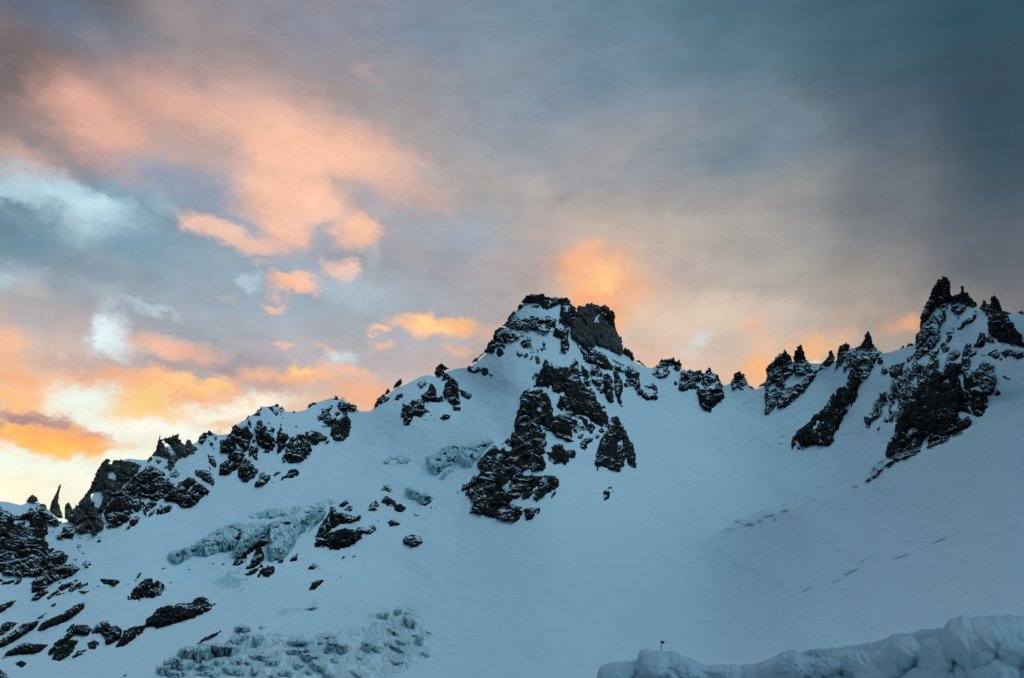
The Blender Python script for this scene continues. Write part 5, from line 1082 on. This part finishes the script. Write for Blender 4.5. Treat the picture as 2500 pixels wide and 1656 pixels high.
SIZES = ['largest', 'second largest', 'third largest', 'fourth largest', 'fifth largest', 'sixth largest', 'seventh largest', 'eighth largest', 'ninth largest', 'tenth largest', 'eleventh largest', 'twelfth largest']
cells = {}
for i, t in enumerate(SER): cells.setdefault((t[5], zone(t[0], t[1])), []).append(i)
for (k, z), ids in cells.items():
    ids.sort(key=lambda i: -SER[i][2] * SER[i][3])
    for rank, i in enumerate(ids):
        cx, cy, w, h, rot, _ = SER[i]; nm, lb, gp = KINDS[k]
        word = 'lone' if len(ids) == 1 else ('smallest' if rank == len(ids) - 1 else SIZES[rank])
        thing(nm, '%s %s, %s' % (word, lb, z), 'serac', [('p', 'F', blob(cx, cy, w * 1.30, h * 1.25, rot, i), '', {'d': 'dirty', 'i': 'ice', 'p': 'pale'}[k],
          dict(gap=.06 if k != 'p' else .25, cap={'d': .8 * h / 3.156, 'i': .7 * h / 3.156, 'p': 3}[k], P=20, rough=2.6, step=1.3, facet=.9 if k != 'p' else .5))], gp)
res = relief_mesh([pts('F', '60,1124 180,990 330,900 560,860 720,800 900,780 1150,760 1400,760 1700,720 1900,560 2100,560 2220,760 2200,960 2050,1060 1900,1124 1700,1160 900,1160')], [], kind='ice', gap=.70, cap=3.5, facet=.75, step=1.7, face=False)
o = mesh_obj('ice_rubble', res[0], res[1], M['ice']); tag(o, 'small broken ice rubble between the seracs at the bottom', 'ice rubble', None, 'stuff')

# ------------------------------------------------------------------ the ploughed snow bank near the camera
BANK = pts('G', '60,1180 90,1130 120,1089 135,1040 155,1018 220,1000 310,1000 335,990 345,950 370,935 430,940 520,945 570,965 640,1000 700,1020 800,1016 880,1022 960,1010 1030,985 1100,950 1170,940 1200,950 1260,940 1400,925 1560,905 1620,885 1680,860 1780,850 1850,828 1900,832 1940,820 1970,790 2040,758 2080,770 2150,762 2260,758 2367,760 2500,740 2700,700 2900,690')
LUMPS = [(420,1020,100,95,.30),(350,1010,40,60,.16),(1120,1025,120,85,.32),(1330,1030,80,50,.22),(1720,935,110,90,.30),(1650,1000,70,60,.18),(2070,900,130,120,.36),(830,1070,60,40,.14),(230,1050,90,60,.20),
         (950,1060,60,40,.12),(1480,1000,90,60,.16),(1900,1000,80,90,.2),(2280,900,90,120,.2),(600,1050,80,50,.14),(1570,1060,80,50,.14),(2200,1060,120,80,.22),(1250,1080,60,40,.12),(740,1050,30,20,.06),(1900,1090,110,60,.2)]
def build_bank():
    ba, bt = p2a([p[0] for p in BANK], [p[1] for p in BANK])
    oo = np.argsort(ba); ba, bt = ba[oo], bt[oo]
    A = np.linspace(ba[0], R(48), 760); n = 300
    cr = 10.5 - 4.0 * sstep(.05, .6, A)                 # distance of the crest
    ct = np.interp(A, ba, bt) + .0016 * fbm(A * 150, A * 0, 4, 77)
    tb = -1.74 / (cr - 3.0)                              # foot of the bank
    q = np.linspace(0, 1, n) ** 1.15
    AA, QQ = np.meshgrid(A, q)
    CR_ = cr[None, :] + 0 * QQ; T = ct[None, :] + (tb - ct)[None, :] * QQ
    U, W = AA * 9.0, T * CR_
    low = np.sin(np.clip(QQ * 3, 0, 1) * math.pi / 2)
    r = CR_ - 3.0 * QQ ** .85 * 1.0
    lump = np.zeros(AA.shape)
    for gx, gy, rx, ry, hgt in LUMPS:
        px, py = FR['G'][0] + gx / FR['G'][2], FR['G'][1] + gy / FR['G'][2]
        la, lt = p2a(px, py); k = FPX * FR['G'][2]
        wob = .40 * fbm(U * 3 + gx, W * 3, 3, 60)
        d = np.hypot((AA - la) * k / rx, (T - lt) * k / ry) + wob
        lump = np.maximum(lump, hgt * .75 * np.sqrt(np.clip(1 - d ** 2, 0, 1)))
    extra = np.zeros(AA.shape)
    patch = sstep(-.25, .35, fbm(U * .9 + 3, W * 1.3, 2, 70))
    for L_, am, sd in ((.50, .20, 81), (.22, .12, 84), (.09, .05, 87)):
        r1, r2, r3, dx, dy, f1, f2 = voro(U / L_ + .3 * fbm(U * 3, W * 3, 3, sd), W / (L_ * .8) + .3 * fbm(U * 3 + 9, W * 3, 3, sd), sd)
        extra = extra + am * ((r1 - .4) * 1.0 + (r2 - .5) * dx * 2.0 + (r3 - .35) * dy * 2.0) * sstep(0, .12, f2 - f1)
    extra = extra * (.35 + .65 * patch)
    soft = .10 * fbm(U * .9, W * 1.2, 3, 92) + .035 * fbm(U * 4, W * 4, 4, 93) + .010 * fbm(U * 16, W * 16, 3, 94)
    r = r - (lump + extra * .8 + soft) * sstep(0, .03, QQ)
    face = P3d(AA, T, r)
    back = []
    for d, dz in ((3.4, 3.0), (2.4, 1.5), (1.5, .7), (.9, .32), (.5, .12), (.2, .03)):
        rr = cr + d; back.append(np.stack([rr * np.sin(A), rr * np.cos(A), np.maximum(cr * ct - dz + .05 * fbm(A * 40, A * 0 + d, 3, 97), -1.9)], -1))
    G = np.concatenate([np.array(back), face])
    # the left end sinks into the ground
    n2 = G.shape[0]; V = G.reshape(-1, 3)
    i, j = np.meshgrid(np.arange(n2 - 1), np.arange(len(A) - 1), indexing='ij'); Wd = len(A)
    qd = np.stack([i * Wd + j, (i + 1) * Wd + j, (i + 1) * Wd + j + 1, i * Wd + j + 1], -1).reshape(-1, 4)
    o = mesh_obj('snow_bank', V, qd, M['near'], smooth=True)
    tag(o, 'lumpy ploughed snow bank close to the camera along the bottom right', 'snow bank')
build_bank()

# ------------------------------------------------------------------ the marker pole behind the bank
def tube(p0, p1, r0, r1, n=10):
    p0, p1 = Vector(p0), Vector(p1); d = (p1 - p0).normalized(); u = d.orthogonal().normalized(); w = d.cross(u)
    V = []; Fc = []
    for p, r in ((p0, r0), (p1, r1)):
        for i in range(n):
            t = 2 * math.pi * i / n; V.append(tuple(p + (u * math.cos(t) + w * math.sin(t)) * r))
    for i in range(n): Fc.append((i, (i + 1) % n, n + (i + 1) % n, n + i))
    Fc.append(tuple(range(n))[::-1]); Fc.append(tuple(range(n, 2 * n)))
    return V, Fc
def build_pole():
    a, t = p2a(1613.5, 1563.5); ab, _ = p2a(1612.8, 1590); r = 38.0
    top = Vector(P3d(float(a), float(t), r)); bot = Vector((r * math.sin(ab), r * math.cos(ab), -4.0))
    e = bpy.data.objects.new('marker_pole', None); SC.collection.objects.link(e); e.location = bot
    tag(e, 'thin dark marker pole with a tiny flag standing behind the snow bank', 'marker pole')
    m = m_flat('dark_painted_metal', (.03, .03, .035)); m2 = m_flat('black_cloth', (.012, .012, .015), .9)
    V, Fc = tube(bot, top, .022, .016)
    mesh_obj('pole', np.array(V), Fc, m, parent=e)
    right = Vector((math.cos(a), -math.sin(a), 0)); fwd = Vector((math.sin(a), math.cos(a), 0))
    V = []; Fc = []; nx, nz = 9, 5
    for side in (0, 1):
        for i in range(nx):
            for k in range(nz):
                u, w = i / (nx - 1), k / (nz - 1)
                p = top + right * (.02 + .12 * u) - Vector((0, 0, .02 + .10 * w + .02 * u)) + fwd * (.03 * math.sin(u * 6) * u + (.004 if side else -.004))
                V.append(tuple(p))
    off = nx * nz
    for i in range(nx - 1):
        for k in range(nz - 1):
            b = i * nz + k
            Fc.append((b, b + 1, b + nz + 1, b + nz)); Fc.append((off + b, off + b + nz, off + b + nz + 1, off + b + 1))
    ring = [k for k in range(nz)] + [i * nz + nz - 1 for i in range(1, nx)] + [(nx - 1) * nz + k for k in range(nz - 2, -1, -1)] + [i * nz for i in range(nx - 2, 0, -1)]
    for i in range(len(ring)):
        p, q = ring[i], ring[(i + 1) % len(ring)]; Fc.append((p, p + off, q + off, q))
    mesh_obj('flag', np.array(V), Fc, m2, parent=e)
build_pole()
SC.cycles.use_adaptive_sampling = True
SC.cycles.max_bounces = 3
SC.cycles.diffuse_bounces = 2
